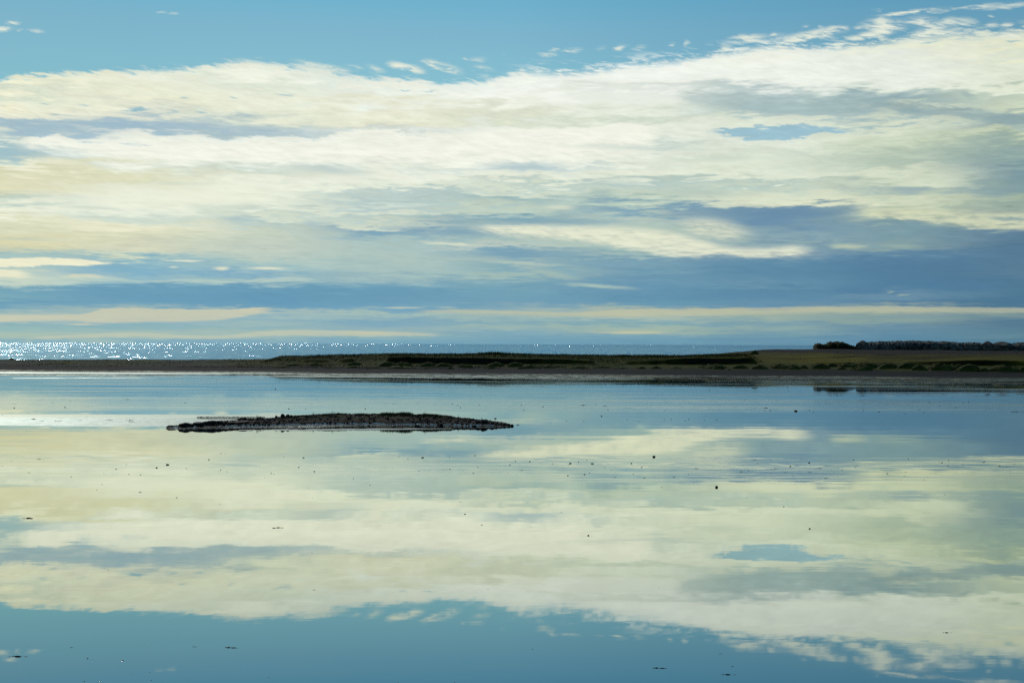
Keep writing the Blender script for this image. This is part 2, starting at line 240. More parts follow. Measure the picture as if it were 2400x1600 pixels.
def base(x0, x1):
    col = None; prevs = None
    pxs = [p for p in sorted(GRID) if x0 - 480 < p < x1 + 480]
    for px in pxs:
        st = [(S2(px, y)[1], srgb(c)) for y, c in parse(GRID[px])]; st.sort(key=lambda a: a[0])
        mid = len(st) // 2; lo, hi = st[:mid + 1], st[mid:]
        qc = q if col is None else T.math('MULTIPLY_ADD', col, 1e-9, q)   # evaluated one after another: keeps the shader's working set small
        c = T.mix(T.math('GREATER_THAN', qc, st[mid][0]), T.ramp(qc, lo), T.ramp(qc, hi))
        sx = S2(px, 400)[0]
        col = c if col is None else T.mix(T.rng(s, prevs, sx), col, c)
        prevs = sx
    return T.vmath('MULTIPLY', T.vmath('SCALE', col, scale=texa), (.985, 1., 1.02))
SHARED = dict(q=q, s=s, s0=s0, qe=qe, texa=texa, pv=pv, above=above, clear=clear, frag=frag)
def zone_shader(x0, x1, y0, y1):
    """one zone of the sky as a node group (kept apart so that only the zone a ray meets is evaluated)"""
    gt = bpy.data.node_groups.new('sky_zone', 'ShaderNodeTree'); T0 = globals()['T']
    for k, v in SHARED.items():
        gt.interface.new_socket(k, in_out='INPUT', socket_type='NodeSocketVector' if v.type == 'VECTOR' else 'NodeSocketColor' if v.type == 'RGBA' else 'NodeSocketFloat')
    gt.interface.new_socket('sky', in_out='OUTPUT', socket_type='NodeSocketShader')
    gi = gt.nodes.new('NodeGroupInput'); go = gt.nodes.new('NodeGroupOutput')
    globals()['T'] = T = NT(gt)
    for k in SHARED: globals()[k] = gi.outputs[k]
    col = base(x0, x1)
    for (a, b, c, d), f in ITEMS:
        if a < x1 and b > x0 and c < y1 and d > y0: col = f(col)
    bg = T.new('ShaderNodeBackground'); bg.inputs['Strength'].default_value = 0.1
    T.put(bg.inputs['Color'], T.vmath('SCALE', col, scale=10.0)); T.l.new(bg.outputs[0], go.inputs['sky'])
    globals()['T'] = T0
    for k, v in SHARED.items(): globals()[k] = v
    g = T0.n.new('ShaderNodeGroup'); g.node_tree = gt
    for k, v in SHARED.items(): T0.l.new(v, g.inputs[k])
    return g.outputs[0]
def pick(sock, thr, a, b):      # a where sock < thr, b where above (a hard switch between two identical skies, so only one is evaluated)
    m = T.new('ShaderNodeMixShader'); T.put(m.inputs[0], T.math('GREATER_THAN', sock, thr)); T.l.new(a, m.inputs[1]); T.l.new(b, m.inputs[2]); return m.outputs[0]
XB = [0, 600, 1200, 1800, 2400]; YB = [-900, 190, 480, 900]
KYB = [S2(1200, y)[1] for y in YB]
cols_ = []
for i in range(4):
    x0 = XB[i] if i else -9000; x1 = XB[i + 1] if i < 3 else 12000
    # zones are bounded in elevation; 25 px of slack covers the bow of a level line across the frame
    z = [zone_shader(x0, x1, -9999 if j == 0 else YB[j] - 42, 9999 if j == 2 else YB[j + 1] + 42) for j in range(3)]
    cols_.append(pick(q0, KYB[2], z[2], pick(q0, KYB[1], z[1], z[0])))
sh = pick(s0, S2(1200, 400)[0], pick(s0, S2(600, 400)[0], cols_[0], cols_[1]), pick(s0, S2(1800, 400)[0], cols_[2], cols_[3]))
T.l.new(sh, T.new('ShaderNodeOutputWorld').inputs[0])
try: w.cycles.sampling_method = 'MANUAL'; w.cycles.sample_map_resolution = 512
except Exception: pass

# ------------------------------------------------------------------ sun
sd = bpy.data.lights.new('sun', 'SUN'); sd.energy = 2.2; sd.angle = R(0.53); sd.color = (1., .93, .82)
so = bpy.data.objects.new('sun', sd); COL.objects.link(so)
sdir = Vector((math.sin(SUN_AZ) * math.cos(SUN_EL), math.cos(SUN_AZ) * math.cos(SUN_EL), math.sin(SUN_EL)))
so.rotation_euler = sdir.to_track_quat('Z', 'Y').to_euler(); so.location = (0, 0, 60)

# ------------------------------------------------------------------ materials
def principled(t, base, rough=.8, spec=.3, normal=None):
    p = t.new('ShaderNodeBsdfPrincipled')
    if isinstance(base, tuple) and len(base) == 3: base = base + (1.,)
    t.put(p.inputs['Base Color'], base); t.put(p.inputs['Roughness'], rough); t.put(p.inputs['Specular IOR Level'], spec)
    if normal is not None: t.l.new(normal, p.inputs['Normal'])
    t.l.new(p.outputs[0], t.new('ShaderNodeOutputMaterial').inputs[0]); return p
def bump(t, h, strength=.5, dist=.05):
    b = t.new('ShaderNodeBump'); b.inputs['Strength'].default_value = strength; b.inputs['Distance'].default_value = dist
    t.l.new(h, b.inputs['Height']); return b.outputs[0]
def pos(t): return t.new('ShaderNodeNewGeometry').outputs['Position']
def wavy(t, vec, amp):     # shading normal from a slope field (noise colour), amp = slope scale
    v = t.vmath('SUBTRACT', vec, (.5, .5, .5)); v = t.vmath('SCALE', v, scale=amp)
    v = t.vmath('MULTIPLY', v, (1., 1., 0.)); return t.vmath('NORMALIZE', t.vmath('ADD', v, (0., 0., 1.)))
def fresnel_mix(t, refl_stops, body, rough, normal, tint=(1., 1., 1., 1.)):
    lw = t.new('ShaderNodeLayerWeight'); lw.inputs['Blend'].default_value = .5
    f = t.ramp(lw.outputs['Facing'], refl_stops)
    g = t.new('ShaderNodeBsdfGlossy'); g.distribution = 'GGX'; t.put(g.inputs['Roughness'], rough); t.put(g.inputs['Color'], (1, 1, 1, 1) if isinstance(tint, list) else tint)
    if normal is not None: t.l.new(normal, g.inputs['Normal'])
    d = t.new('ShaderNodeBsdfDiffuse'); t.put(d.inputs['Color'], body)
    if isinstance(tint, list): t.put(g.inputs['Color'], t.ramp(lw.outputs['Facing'], tint))
    m = t.new('ShaderNodeMixShader'); t.l.new(f, m.inputs[0]); t.l.new(d.outputs[0], m.inputs[1]); t.l.new(g.outputs[0], m.inputs[2])
    t.l.new(m.outputs[0], t.new('ShaderNodeOutputMaterial').inputs[0])

# lagoon water: a calm mirror with wind-ruffled and very shallow bands
def Ybands(px, py): return at(px, py).y
m_lag, t = material('lagoon_water')
P = pos(t); X, Y, Z = t.sep(P)[:3]
wob = t.noise(t.vmath('MULTIPLY', P, (.02, .06, 1.)), 1., 4., .6)
Yw = t.math('MULTIPLY_ADD', X, -0.004, Y)
def band(y0, y1, soft=.5, wobm=10.):
    yy = t.math('MULTIPLY_ADD', t.math('SUBTRACT', wob, .5), wobm, Yw)
    return t.math('MULTIPLY', t.rng(yy, y0 - soft, y0 + soft), t.rng(yy, y1 + soft, y1 - soft))
LN = t.noise(t.vmath('MULTIPLY', P, (.10, 1.3, 1.)), 1., 5., .65, .4)
LS = t.noise(t.vmath('MULTIPLY', P, (.035, .35, 1.)), 1., 4., .6, .3)
b1 = t.math('MULTIPLY', band(102., 127., 2.5, 9.), t.rng(LS, .30, .62, .35, 1.))                  # ruffled far band
b2 = t.math('MULTIPLY', band(131., 205., 3., 16.), t.rng(LS, .46, .60))
b3 = band(84.5, 96.5, .4, 2.)                   # strip level with the islet
b3 = t.math('MULTIPLY', b3, t.rng(X, 0., -14.))
b4 = t.math('MULTIPLY', band(51., 61.5, 1.2, 7.), t.rng(LN, .44, .62))
ruff = t.math('MAXIMUM', t.math('MAXIMUM', t.math('MULTIPLY', b1, .55), t.math('MULTIPLY', b2, .5)), t.math('MAXIMUM', b3, t.math('MULTIPLY', b4, .7)))
rough = t.math('MULTIPLY_ADD', ruff, .16, t.rng(LS, .3, .7, .007, .020))
fine = t.noise(t.vmath('MULTIPLY', P, (1.4, 5., 1.)), 1., 4., .6, 0., True)
swl = t.noise(t.vmath('MULTIPLY', P, (.10, .55, 1.)), 1., 3., .5, 0., True)
# ring ripples in the thin water over the flats
def ring(cx, cy, sx, sy, k):
    d = t.vmath('MULTIPLY', t.vmath('SUBTRACT', P, (cx, cy, 0.)), (1 / sx, 1 / sy, 0.))
    L = t.math('ADD', t.vmath('LENGTH', d), t.math('MULTIPLY', t.math('SUBTRACT', LN, .5), 2.2))
    return t.math('MULTIPLY', t.math('SINE', t.math('MULTIPLY', L, k)), t.rng(L, 1.5, .4))
rc1 = at(1600, 1085); rc2 = at(60, 1075); rc3 = at(2250, 1100)
rr = t.math('ADD', ring(rc1.x, rc1.y, 5.5, 4.2, 16.), t.math('ADD', ring(rc2.x, rc2.y, 5.5, 3.2, 15.), ring(rc3.x, rc3.y, 5.5, 4.0, 14.)))
rsl = t.math('MULTIPLY', t.math('MULTIPLY', rr, t.rng(LS, .44, .58)), .012)
amp = t.math('MULTIPLY_ADD', ruff, .07, .0035)
v = t.vmath('SCALE', t.vmath('SUBTRACT', fine, (.5, .5, .5)), scale=amp)
v = t.vmath('ADD', v, t.vmath('SCALE', t.vmath('SUBTRACT', swl, (.5, .5, .5)), scale=.007))
v = t.vmath('ADD', v, t.xyz(0., rsl, 0.))
v = t.vmath('MULTIPLY', v, (1., 1., 0.)); nrm = t.vmath('NORMALIZE', t.vmath('ADD', v, (0., 0., 1.)))
fresnel_mix(t, [(0.0, .05), (.5, .10), (.76, .47), (.82, .66), (.88, .84), (.94, .90), (1., .97)], (.012, .034, .042, 1.), rough, nrm, [(.74, (.80, .90, 1.)), (.80, (.90, .97, .92)), (.87, (.96, .985, .86)), (1., (.97, .98, .94))])

# open sea
m_sea, t = material('sea_water')
P = pos(t); X, Y, Z = t.sep(P)[:3]
n1 = t.noise(t.vmath('MULTIPLY', P, (1.15, .028, 1.)), 1., 1.5, .6, 0., True)
n3 = t.noise(t.vmath('MULTIPLY', P, (.002, .004, 1.)), 1., 4., .65)
ampn = t.math('ADD', t.rng(n3, .35, .65, 1.25, 2.2), t.rng(t.math('MULTIPLY_ADD', X, .6, Y), 1100., 1900., 0., 1.2))
v = t.vmath('SCALE', t.vmath('SUBTRACT', n1, (.5, .5, .5)), scale=ampn)
v = t.vmath('MULTIPLY', v, (1., 1., 0.)); nrm = t.vmath('NORMALIZE', t.vmath('ADD', v, (0., 0., 1.)))
fresnel_mix(t, [(0., .10), (.6, .35), (1., .70)], (.010, .045, .080, 1.), .115, nrm, (.55, .80, .97, 1.))

# wet sand / mud
def wetmat(name, base, base2, r0, r1, sc_=1., amp=.25, refl=(.12, .45, .85)):
    m, t = material(name); P = pos(t)
    n = t.noise(t.vmath('MULTIPLY', P, (.5 * sc_, 2.5 * sc_, 1.)), 1., 6., .65)
    nb = t.noise(t.vmath('MULTIPLY', P, (2.2 * sc_, 5. * sc_, 1.)), 1., 4., .65, 0., True)
    nrm = wavy(t, nb, amp)
    fresnel_mix(t, [(0., refl[0]), (.75, refl[1]), (1., refl[2])], t.mix(t.rng(n, .35, .65), base, base2), t.rng(n, .35, .65, r0, r1), nrm, t.mix(t.rng(nb, .42, .56), (.52, .62, .60), (.86, 1., .97)))
    return m
m_mud = wetmat('wet_mudflat', (.03, .026, .02), (.06, .052, .040), .42, .62, 1., .30, (.05, .22, .36))

# land of the spit
m_land, t = material('spit_ground')
g = t.new('ShaderNodeNewGeometry'); P = g.outputs['Position']; X, Y, Z = t.sep(P)[:3]
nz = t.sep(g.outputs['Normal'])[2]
n1 = t.noise(t.vmath('MULTIPLY', P, (.10, .16, .5)), 1., 5., .6)
n2 = t.noise(t.vmath('MULTIPLY', P, (.8, 1., 1.5)), 1., 5., .65)
n3 = t.noise(t.vmath('MULTIPLY', P, (.03, .2, .5)), 1., 4., .55)
zj = t.math('MULTIPLY_ADD', t.math('SUBTRACT', n1, .5), .9, Z)
sand = t.mix(t.rng(n2, .35, .65), (.0058, .0072, .0085), (.0120, .0145, .0160))
sandbar = t.mix(t.rng(n2, .3, .7), (.022, .027, .021), (.048, .056, .041))
sand = t.mix(t.math('MULTIPLY', t.rng(X, -40., -58.), t.rng(Z, .35, .8)), sand, sandbar)
grass = t.mix(t.rng(n2, .3, .7), (.012, .018, .002), (.050, .062, .005))
lime = t.mix(t.rng(n3, .40, .62), (.016, .017, .003), (.088, .080, .006))
grass = t.mix(t.math('MULTIPLY', t.rng(X, 12., 60.), t.rng(zj, 1.2, 1.8)), grass, lime)
gm = t.math('MULTIPLY', t.rng(zj, .55, .95), t.math('SUBTRACT', 1., t.math('MULTIPLY', t.rng(X, -40., -60.), t.rng(t.math('ADD', n1, t.math('MULTIPLY', n2, .3)), .75, .60))))
col_ = t.mix(gm, sand, grass)
shing = t.mix(t.rng(n2, .35, .65), (.008, .008, .008), (.022, .021, .020))
col_ = t.mix(t.math('MULTIPLY', t.rng(X, 38., 46.), t.rng(t.math('MULTIPLY_ADD', t.math('SUBTRACT', n1, .5), .5, Z), 3.05, 3.2)), col_, shing)
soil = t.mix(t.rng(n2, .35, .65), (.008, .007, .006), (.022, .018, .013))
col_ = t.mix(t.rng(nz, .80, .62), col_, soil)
bm = bump(t, n2, .6, .12)
wetf = t.rng(t.math('MULTIPLY_ADD', t.math('SUBTRACT', n2, .5), .05, Z), .10, .045)
lw = t.new('ShaderNodeLayerWeight'); lw.inputs['Blend'].default_value = .5
pr = t.new('ShaderNodeBsdfPrincipled'); t.put(pr.inputs['Base Color'], col_); pr.inputs['Roughness'].default_value = .95; pr.inputs['Specular IOR Level'].default_value = .05; t.l.new(bm, pr.inputs['Normal'])
gl = t.new('ShaderNodeBsdfGlossy'); gl.inputs['Roughness'].default_value = .17; gl.inputs['Color'].default_value = (.95, .95, .88, 1)
nb = t.noise(t.vmath('MULTIPLY', P, (2.0, 3., 1.)), 1., 4., .65, 0., True)
t.l.new(wavy(t, nb, .28), gl.inputs['Normal'])
sk1 = t.rng(t.noise(t.vmath('MULTIPLY', P, (.8, .55, 1.)), 1., 3., .75), .45, .55)
sk2 = t.rng(t.noise(t.vmath('MULTIPLY', P, (.022, .42, 1.)), 1., 5., .68), .44, .55)
spk = t.math('MULTIPLY', t.math('MULTIPLY', t.math('MULTIPLY_ADD', sk1, .75, .25), sk2), t.rng(X, 0., 60., 1., .40))
mx = t.new('ShaderNodeMixShader'); t.l.new(t.math('MULTIPLY', t.math('MULTIPLY', wetf, .9), spk), mx.inputs[0]); t.l.new(pr.outputs[0], mx.inputs[1]); t.l.new(gl.outputs[0], mx.inputs[2])
t.l.new(mx.outputs[0], t.new('ShaderNodeOutputMaterial').inputs[0])

def simple(name, c1, c2, scale=3., rough=.9, spec=.2, bs=.6, bd=.05):
    m, t = material(name); P = t.new('ShaderNodeTexCoord').outputs['Object']
    n = t.noise(P, scale, 6., .65); principled(t, t.mix(t.rng(n, .35, .65), c1, c2), rough, spec, bump(t, n, bs, bd)); return m
m_rock = simple('lava_rock', (.005, .005, .005), (.018, .017, .015), 4., .8, .3)
m_rockfar = simple('lichen_rock', (.014, .016, .015), (.150, .160, .145), 1.2, .9, .15, .8, .3)
m_turf = simple('mossy_turf', (.010, .011, .006), (.034, .034, .010), 1.5, .95, .1)
m_islet, t = material('islet_ground')
g = t.new('ShaderNodeNewGeometry'); P = g.outputs['Position']; X, Y, Z = t.sep(P)[:3]
n2 = t.noise(t.vmath('MULTIPLY', P, (2., 2., 5.)), 1.3, 6., .7); n1 = t.noise(P, .7, 4., .6)
c = t.mix(t.rng(n2, .35, .65), (.0030, .0028, .0018), (.0095, .0095, .0045))
c = t.mix(t.math('MULTIPLY', t.rng(t.math('MULTIPLY_ADD', n1, .5, Z), .50, .72), t.rng(n2, .38, .55)), c, (.022, .026, .006))
pr = t.new('ShaderNodeBsdfPrincipled'); t.put(pr.inputs['Base Color'], c); pr.inputs['Roughness'].default_value = .9; pr.inputs['Specular IOR Level'].default_value = .1
t.l.new(bump(t, n2, 1., .12), pr.inputs['Normal'])
gl = t.new('ShaderNodeBsdfGlossy'); gl.inputs['Roughness'].default_value = .15
t.l.new(wavy(t, t.noise(P, 9., 4., .6, 0., True), .45), gl.inputs['Normal'])
mx = t.new('ShaderNodeMixShader'); t.l.new(t.math('MULTIPLY', t.rng(t.math('MULTIPLY_ADD', t.math('SUBTRACT', n2, .5), .12, Z), .10, .06), t.rng(t.noise(P, 6., 5., .7), .38, .52, 0., .95)), mx.inputs[0])
t.l.new(pr.outputs[0], mx.inputs[1]); t.l.new(gl.outputs[0], mx.inputs[2]); t.l.new(mx.outputs[0], t.new('ShaderNodeOutputMaterial').inputs[0])
m_blade = simple('grass_blades', (.022, .032, .008), (.062, .072, .014), .8, .9, .1, .1)
m_bladed = simple('dune_grass', (.016, .023, .005), (.085, .100, .020), .5, .9, .1, .1)
m_weed = simple('seaweed', (.005, .005, .004), (.018, .013, .008), 9., .7, .2)
m_stone = simple('wet_stone', (.006, .0055, .0055), (.018, .016, .015), 8., .7, .25)
m_peb = simple('wet_pebble', (.005, .005, .0035), (.015, .014, .009), 20., .5, .2, .3, .01)
m_pale = simple('shell_glint', (.55, .55, .5), (.85, .84, .8), 30., .25, .7, .2, .005)  # near-white; sun glints on the shallows are put into this colour too

# ------------------------------------------------------------------ numpy noise
_perm = RNG.random((256, 256))
def vnoise(x, y):
    x = np.asarray(x, float); y = np.asarray(y, float)
    xi = np.floor(x).astype(int); yi = np.floor(y).astype(int); fx = x - xi; fy = y - yi
    fx = fx * fx * (3 - 2 * fx); fy = fy * fy * (3 - 2 * fy)
    p = lambda i, j: _perm[(i) % 256, (j) % 256]
    return (p(xi, yi) * (1 - fx) + p(xi + 1, yi) * fx) * (1 - fy) + (p(xi, yi + 1) * (1 - fx) + p(xi + 1, yi + 1) * fx) * fy
def fbm(x, y, o=4):
    r = 0; a = .5; 
    for i in range(o): r = r + a * (vnoise(x * 2 ** i + 17.3 * i, y * 2 ** i + 9.1 * i) - .5); a *= .5
    return r * 2        # about -1..1

def grid_obj(name, XX, YY, ZZ, mat, smooth=True):
    ny, nx = XX.shape
    V = np.stack([XX, YY, ZZ], -1).reshape(-1, 3)
    i = np.arange(ny * nx).reshape(ny, nx)
    Fq = np.stack([i[:-1, :-1], i[:-1, 1:], i[1:, 1:], i[1:, :-1]], -1).reshape(-1, 4)
    me = bpy.data.meshes.new(name); me.vertices.add(len(V)); me.vertices.foreach_set('co', V.ravel())
    me.loops.add(Fq.size); me.loops.foreach_set('vertex_index', Fq.ravel().astype(np.int32))
    me.polygons.add(len(Fq)); me.polygons.foreach_set('loop_start', np.arange(0, Fq.size, 4, dtype=np.int32)); me.update(calc_edges=True); me.validate()
    if smooth: me.polygons.foreach_set('use_smooth', [True] * len(me.polygons))
    me.materials.append(mat); o = bpy.data.objects.new(name, me); COL.objects.link(o); return o
def blades(base, h, wd, lean, sx=1.0):     # base (n,3): each a thin triangle
    n = len(base); a = RNG.random(n) * np.pi * 2
    d = np.stack([np.cos(a), np.sin(a) * .5, 0 * a], -1) * (wd[:, None] * .5)
    tip = base + np.stack([RNG.normal(0, 1, n) * lean, RNG.normal(0, 1, n) * lean, h], -1)
    V = np.concatenate([base - d, base + d, tip]); i = np.arange(n)
    return V, np.stack([i, i + n, i + 2 * n], -1)

# ------------------------------------------------------------------ water sheets
def sheet(name, x0, x1, y0, y1, z, mat, kind='structure'):
    o = mesh_obj(name, [(x0, y0, z), (x1, y0, z), (x1, y1, z), (x0, y1, z)], [(0, 1, 2, 3)], mat); return tag(o, kind=kind)
SEA_END = 3150.
lg = sheet('lagoon_water', -600, 600, -150, 262, 0., m_lag)
lg['label'] = 'calm shallow lagoon mirroring the cloudy sky'; lg['category'] = 'water'
sea = sheet('sea', -6000, 6000, 290, SEA_END, 0., m_sea); sea['label'] = 'open sea glittering beyond the sand spit'; sea['category'] = 'water'

# ------------------------------------------------------------------ sand spit (heightfield)
PT = [-400, 0, 200, 400, 560, 605, 625, 760, 900, 1100, 1150, 1300, 1440, 1600, 1740, 1870, 2000, 2200, 2400, 2800]
TOE = [866, 866, 868, 869, 870, 870, 870, 871, 873, 874, 874, 876, 877, 878, 879, 880, 882, 884, 886, 888]
B1 = [859, 859, 861, 862, 863, 863, 863, 864, 865, 865, 865, 866, 866, 866, 867, 868, 869, 872, 874, 876]
B2 = [851, 851, 851, 852, 852, 851, 850, 850, 851, 853, 853, 853, 854, 854, 853, 853, 854, 857, 860, 862]
B3 = [849, 849, 849, 849, 847, 844, 843, 841, 836, 837, 838, 840, 847, 838, 838, 848, 850, 843, 851, 852]
B4 = [842, 842, 842, 842, 842, 841, 835, 833, 829, 829, 827, 831, 832, 833, 831, 832, 832, 831, 831, 831]
B5 = [844, 844, 844, 844, 843, 842, 837, 835, 831, 831, 830, 833, 834, 834, 829, 820, 818, 820, 822, 823]
PT = np.array(PT, float)
yh = np.array([YH(p) for p in PT])
TOE, B1, B2, B3, B4, B5 = [np.array(a, float) for a in (TOE, B1, B2, B3, B4, B5)]
Yt = (H - .08) * F / (TOE - yh)
OFF = [0, 12, 26, 27, 40]
O5 = np.where(PT > 1700, 78., 50.)
def zline(B, off): return H - (B - yh) * (Yt + off) / F
ZL = [np.full(len(PT), .08), zline(B1, 12), zline(B2, 26), zline(B3, 27), zline(B4, 40), zline(B5, O5)]
def land_params(X):
    p = 1200 + F * X / 256.
    return p, np.interp(p, PT, Yt), [np.interp(p, PT, z) for z in ZL], np.interp(p, PT, O5)
def bank_amp(p):    # where the bank is an eroded face (1) and where it slopes (0)
    seg = [(700, 775), (790, 840), (905, 1390), (1448, 1742), (1872, 1938), (2055, 2380)]
    a = np.zeros_like(p)
    for x0, x1 in seg: a = np.maximum(a, np.clip((p - x0) / 8, 0, 1) * np.clip((x1 - p) / 8, 0, 1))
    return a
def land_z(X, Y):
    X = np.asarray(X, float); Y = np.asarray(Y, float)
    p, yt, Z, o5 = land_params(X); wv = fbm(X / 7., X * 0 + 3.3, 3) * 1.6 * (p > 650)
    o = Y - yt - wv
    A = bank_amp(p)
    # soften position of bank line
    off = [-60, -34, -12, 0, 12, 26, 27, 40]
    z2 = Z[2] + (Z[3] - Z[2]) * 0.0; z3 = Z[3] * A + (Z[2] + (Z[4] - Z[2]) * .10) * (1 - A)
    zs = [X * 0 - .35, X * 0 - .02, X * 0 + .025, Z[0], Z[1], z2, z3, Z[4], Z[5], X * 0 - 1.5]
    xs = [X * 0 + v for v in off] + [o5, o5 + 40]
    out = zs[0].copy()
    for k in range(len(xs) - 1):
        f = np.clip((o - xs[k]) / (xs[k + 1] - xs[k]), 0, 1); 
        out = np.where(o >= xs[k], zs[k] + (zs[k + 1] - zs[k]) * f, out)
    out = np.where(o >= xs[-1], zs[-1], out)
    flat = np.clip((o + 42) / 14, 0, 1) * np.clip((2 - o) / 6, 0, 1)
    out = out + flat * fbm(X / 30., Y / 2.4, 5) * .075
    up = np.clip((o - 8) / 8, 0, 1) * np.clip((o5 + 10 - o) / 10, 0, 1)
    out = out + up * (fbm(X / 9., Y / 5., 4) * .16 + fbm(X / 2., Y / 2., 3) * .05) * (1 - .5 * (p < 560))
    return out
xs = np.arange(-210, 210.01, .55)
offs = np.concatenate([np.arange(-60, -2, .8), np.arange(-2, 25, .6), np.arange(25, 28.2, .16), np.arange(28.5, 60, .7), np.arange(60, 121, 1.6)])
XX, OO = np.meshgrid(xs, offs); p_, yt_, _, _ = land_params(XX)
YY = OO + yt_; ZZ = land_z(XX, YY)
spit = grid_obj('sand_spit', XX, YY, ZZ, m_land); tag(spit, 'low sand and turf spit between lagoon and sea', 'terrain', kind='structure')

# ------------------------------------------------------------------ grassy hummocks
def hummock_mesh(seed, nb=520):
    r = np.random.default_rng(seed); V = []; Fc = []
    nr, na = 7, 22
    for i in range(nr + 1):
        u = i / nr
        for j in range(na):
            a = 2 * math.pi * j / na
            rr = (u ** .8) * (1 + .10 * math.sin(2 * a + seed) + .07 * math.sin(5 * a + seed * 2))
            z = (1 - u ** 2.2) * (.80 + .12 * math.sin(3 * a * .5 + seed)) + r.normal(0, .03) - (.25 if i == nr else 0)
            V.append((.5 * rr * math.cos(a), .5 * rr * math.sin(a), z))
    for i in range(nr):
        for j in range(na):
            k = (j + 1) % na; Fc.append((i * na + j, i * na + k, (i + 1) * na + k, (i + 1) * na + j))
    Fc.append(tuple(range(na)))
    n0 = len(V)
    u = r.random(nb) ** .55; a = r.random(nb) * 2 * np.pi
    b = np.stack([.5 * u * np.cos(a), .5 * u * np.sin(a), (1 - u ** 2.2) * .78 - .02], -1)
    BV, BF = blades(b, .10 + r.random(nb) * .26, np.full(nb, .016), .035)
    me = bpy.data.meshes.new('grass_hummock'); me.from_pydata(V + [tuple(x) for x in BV], [], Fc + [tuple(int(q_) + n0 for q_ in f) for f in BF]); me.update()
    me.polygons.foreach_set('use_smooth', [k < nr * na + 1 for k in range(len(me.polygons))])
    me.materials.append(m_bladed); return me
HM = [hummock_mesh(s_) for s_ in range(1, 7)]
HUM = [(1859, 854, 865, 34), (1884, 855, 864, 20), (1921, 850, 864, 46), (1951, 850, 860, 26), (1990, 848, 860, 52), (1974, 859, 866, 22), (2032, 848, 863, 58), (2020, 855, 868, 50), (2081, 849, 864, 54), (2131, 847, 864, 56), (2155, 854, 868, 36), (2205, 849, 868, 58), (2239, 851, 866, 52), (2269, 851, 870, 64), (2306, 861, 871, 28), (2243, 864, 870, 18), (2358, 853, 871, 78), (2400, 859, 872, 34),
       (1347, 854, 863, 60), (1404, 855, 862, 50), (1458, 861, 863.6, 10), (1505, 858, 864, 20), (1538, 857, 864, 26), (1586, 859, 864, 26), (1670, 851, 864, 64), (1682, 855, 865, 28), (1735, 854, 864, 38), (1781, 854, 865, 38), (1828, 852, 864, 46), (1709, 865, 868, 8),
       (742, 848, 856, 46), (829, 846, 856, 38), (821, 855, 862, 40), (910, 846, 858, 42), (945, 846, 858, 40), (940, 855, 864, 60), (1001, 847, 859, 44), (1041, 849, 859, 38), (1090, 851, 861, 36), (996, 861, 865, 18), (1056, 859, 865, 18),
       (1160, 847, 859, 46), (1208, 847, 860, 42), (1245, 853, 863, 46), (1292, 853, 862, 42), (1147, 857, 864, 26), (1222, 858, 864, 20), (1020, 857, 862, 30), (690, 850, 857, 44), (660, 856, 862, 40), (775, 858, 863, 30), (880, 858, 863, 34)]
HUM.sort()
def regname(px):
    if px < 900: return 'at the turf bank\'s low left end'
    if px < 1130: return 'below the first eroded face'
    if px < 1430: return 'below the long eroded face'
    if px < 1760: return 'before the straight dark bank'
    if px < 2000: return 'below the rocky knoll'
    return 'below the long lava ridge'
ORD = ['first', 'second', 'third', 'fourth', 'fifth', 'sixth', 'seventh', 'eighth', 'ninth', 'tenth', 'eleventh', 'twelfth', 'thirteenth', 'fourteenth', 'fifteenth', 'sixteenth', 'seventeenth', 'eighteenth', 'nineteenth', 'twentieth']
cnt = {}
for i, (px, yt1, yb, wd) in enumerate(HUM):
    # find the ground point seen at the hummock's base
    Yc = 245.
    Ys = np.arange(190, 290, .4); d = ray(px, yb); Xs_ = d.x / d.y * Ys; zr = H + d.z / d.y * Ys
    zl = land_z(Xs_, Ys); hit = np.where(zl >= zr)[0]
    k = hit[0] if len(hit) else len(Ys) // 2
    Yc = Ys[k] + wd * .25 * Ys[k] / F; X_ = d.x / d.y * Yc; z_ = float(land_z(X_, Yc)) - .05
    top = atY(px, yt1 + .8, Yc).z
    o = bpy.data.objects.new('grass_hummock', HM[i % 6]); COL.objects.link(o)
    wm = wd * Yc / F * 1.08; hm = max(.25, (top - z_) * 1.05)
    o.location = (X_, Yc, z_); o.scale = (wm, max(wm * .7, 1.), hm); o.rotation_euler = (0, 0, (i * 1.7) % .6 - .3)
    size = 'broad' if wd >= 50 else 'rounded' if wd >= 34 else 'small'
    rg = regname(px); key = (size, rg); cnt[key] = cnt.get(key, 0) + 1
    tag(o, f'{size} grassy hummock {rg}, {ORD[cnt[key]-1]} from left', 'hummock', 'grassy hummocks along the far beach')

# ------------------------------------------------------------------ turf fringe and dune grass (uncountable)
bases = []; hs = []
def scatter(n, p0, p1, o0, o1, h0, h1, dens=None):
    pp = RNG.uniform(p0, p1, n); X_ = (pp - 1200) * 256. / F; _, yt_, _, _ = land_params(X_)
    Y_ = yt_ + RNG.uniform(o0, o1, n)
    if dens is not None:
        keep = vnoise(X_ / dens[0], Y_ / dens[1]) > dens[2]; X_ = X_[keep]; Y_ = Y_[keep]
    Z_ = land_z(X_, Y_); bases.append(np.stack([X_, Y_, Z_ - .03], -1)); hs.append(RNG.uniform(h0, h1, len(X_)))
scatter(26000, 600, 1760, 27.5, 44, .08, .30)
scatter(7000, 600, 1760, 38, 42, .10, .30, (3., 2., .5))
[scatter(110, 1158 - k_, 1158 + k_, 36, 42, .12, .50) for k_ in (50, 44, 36, 30, 24, 20, 14)]
[scatter(70, 1462 - k_, 1462 + k_, 37, 42, .1, .4) for k_ in (24, 20, 14, 8)]; [scatter(80, 1540 - k_, 1540 + k_, 37, 42, .1, .42) for k_ in (34, 28, 20, 12)]; scatter(500, 620, 1750, 38, 42, .25, .6)
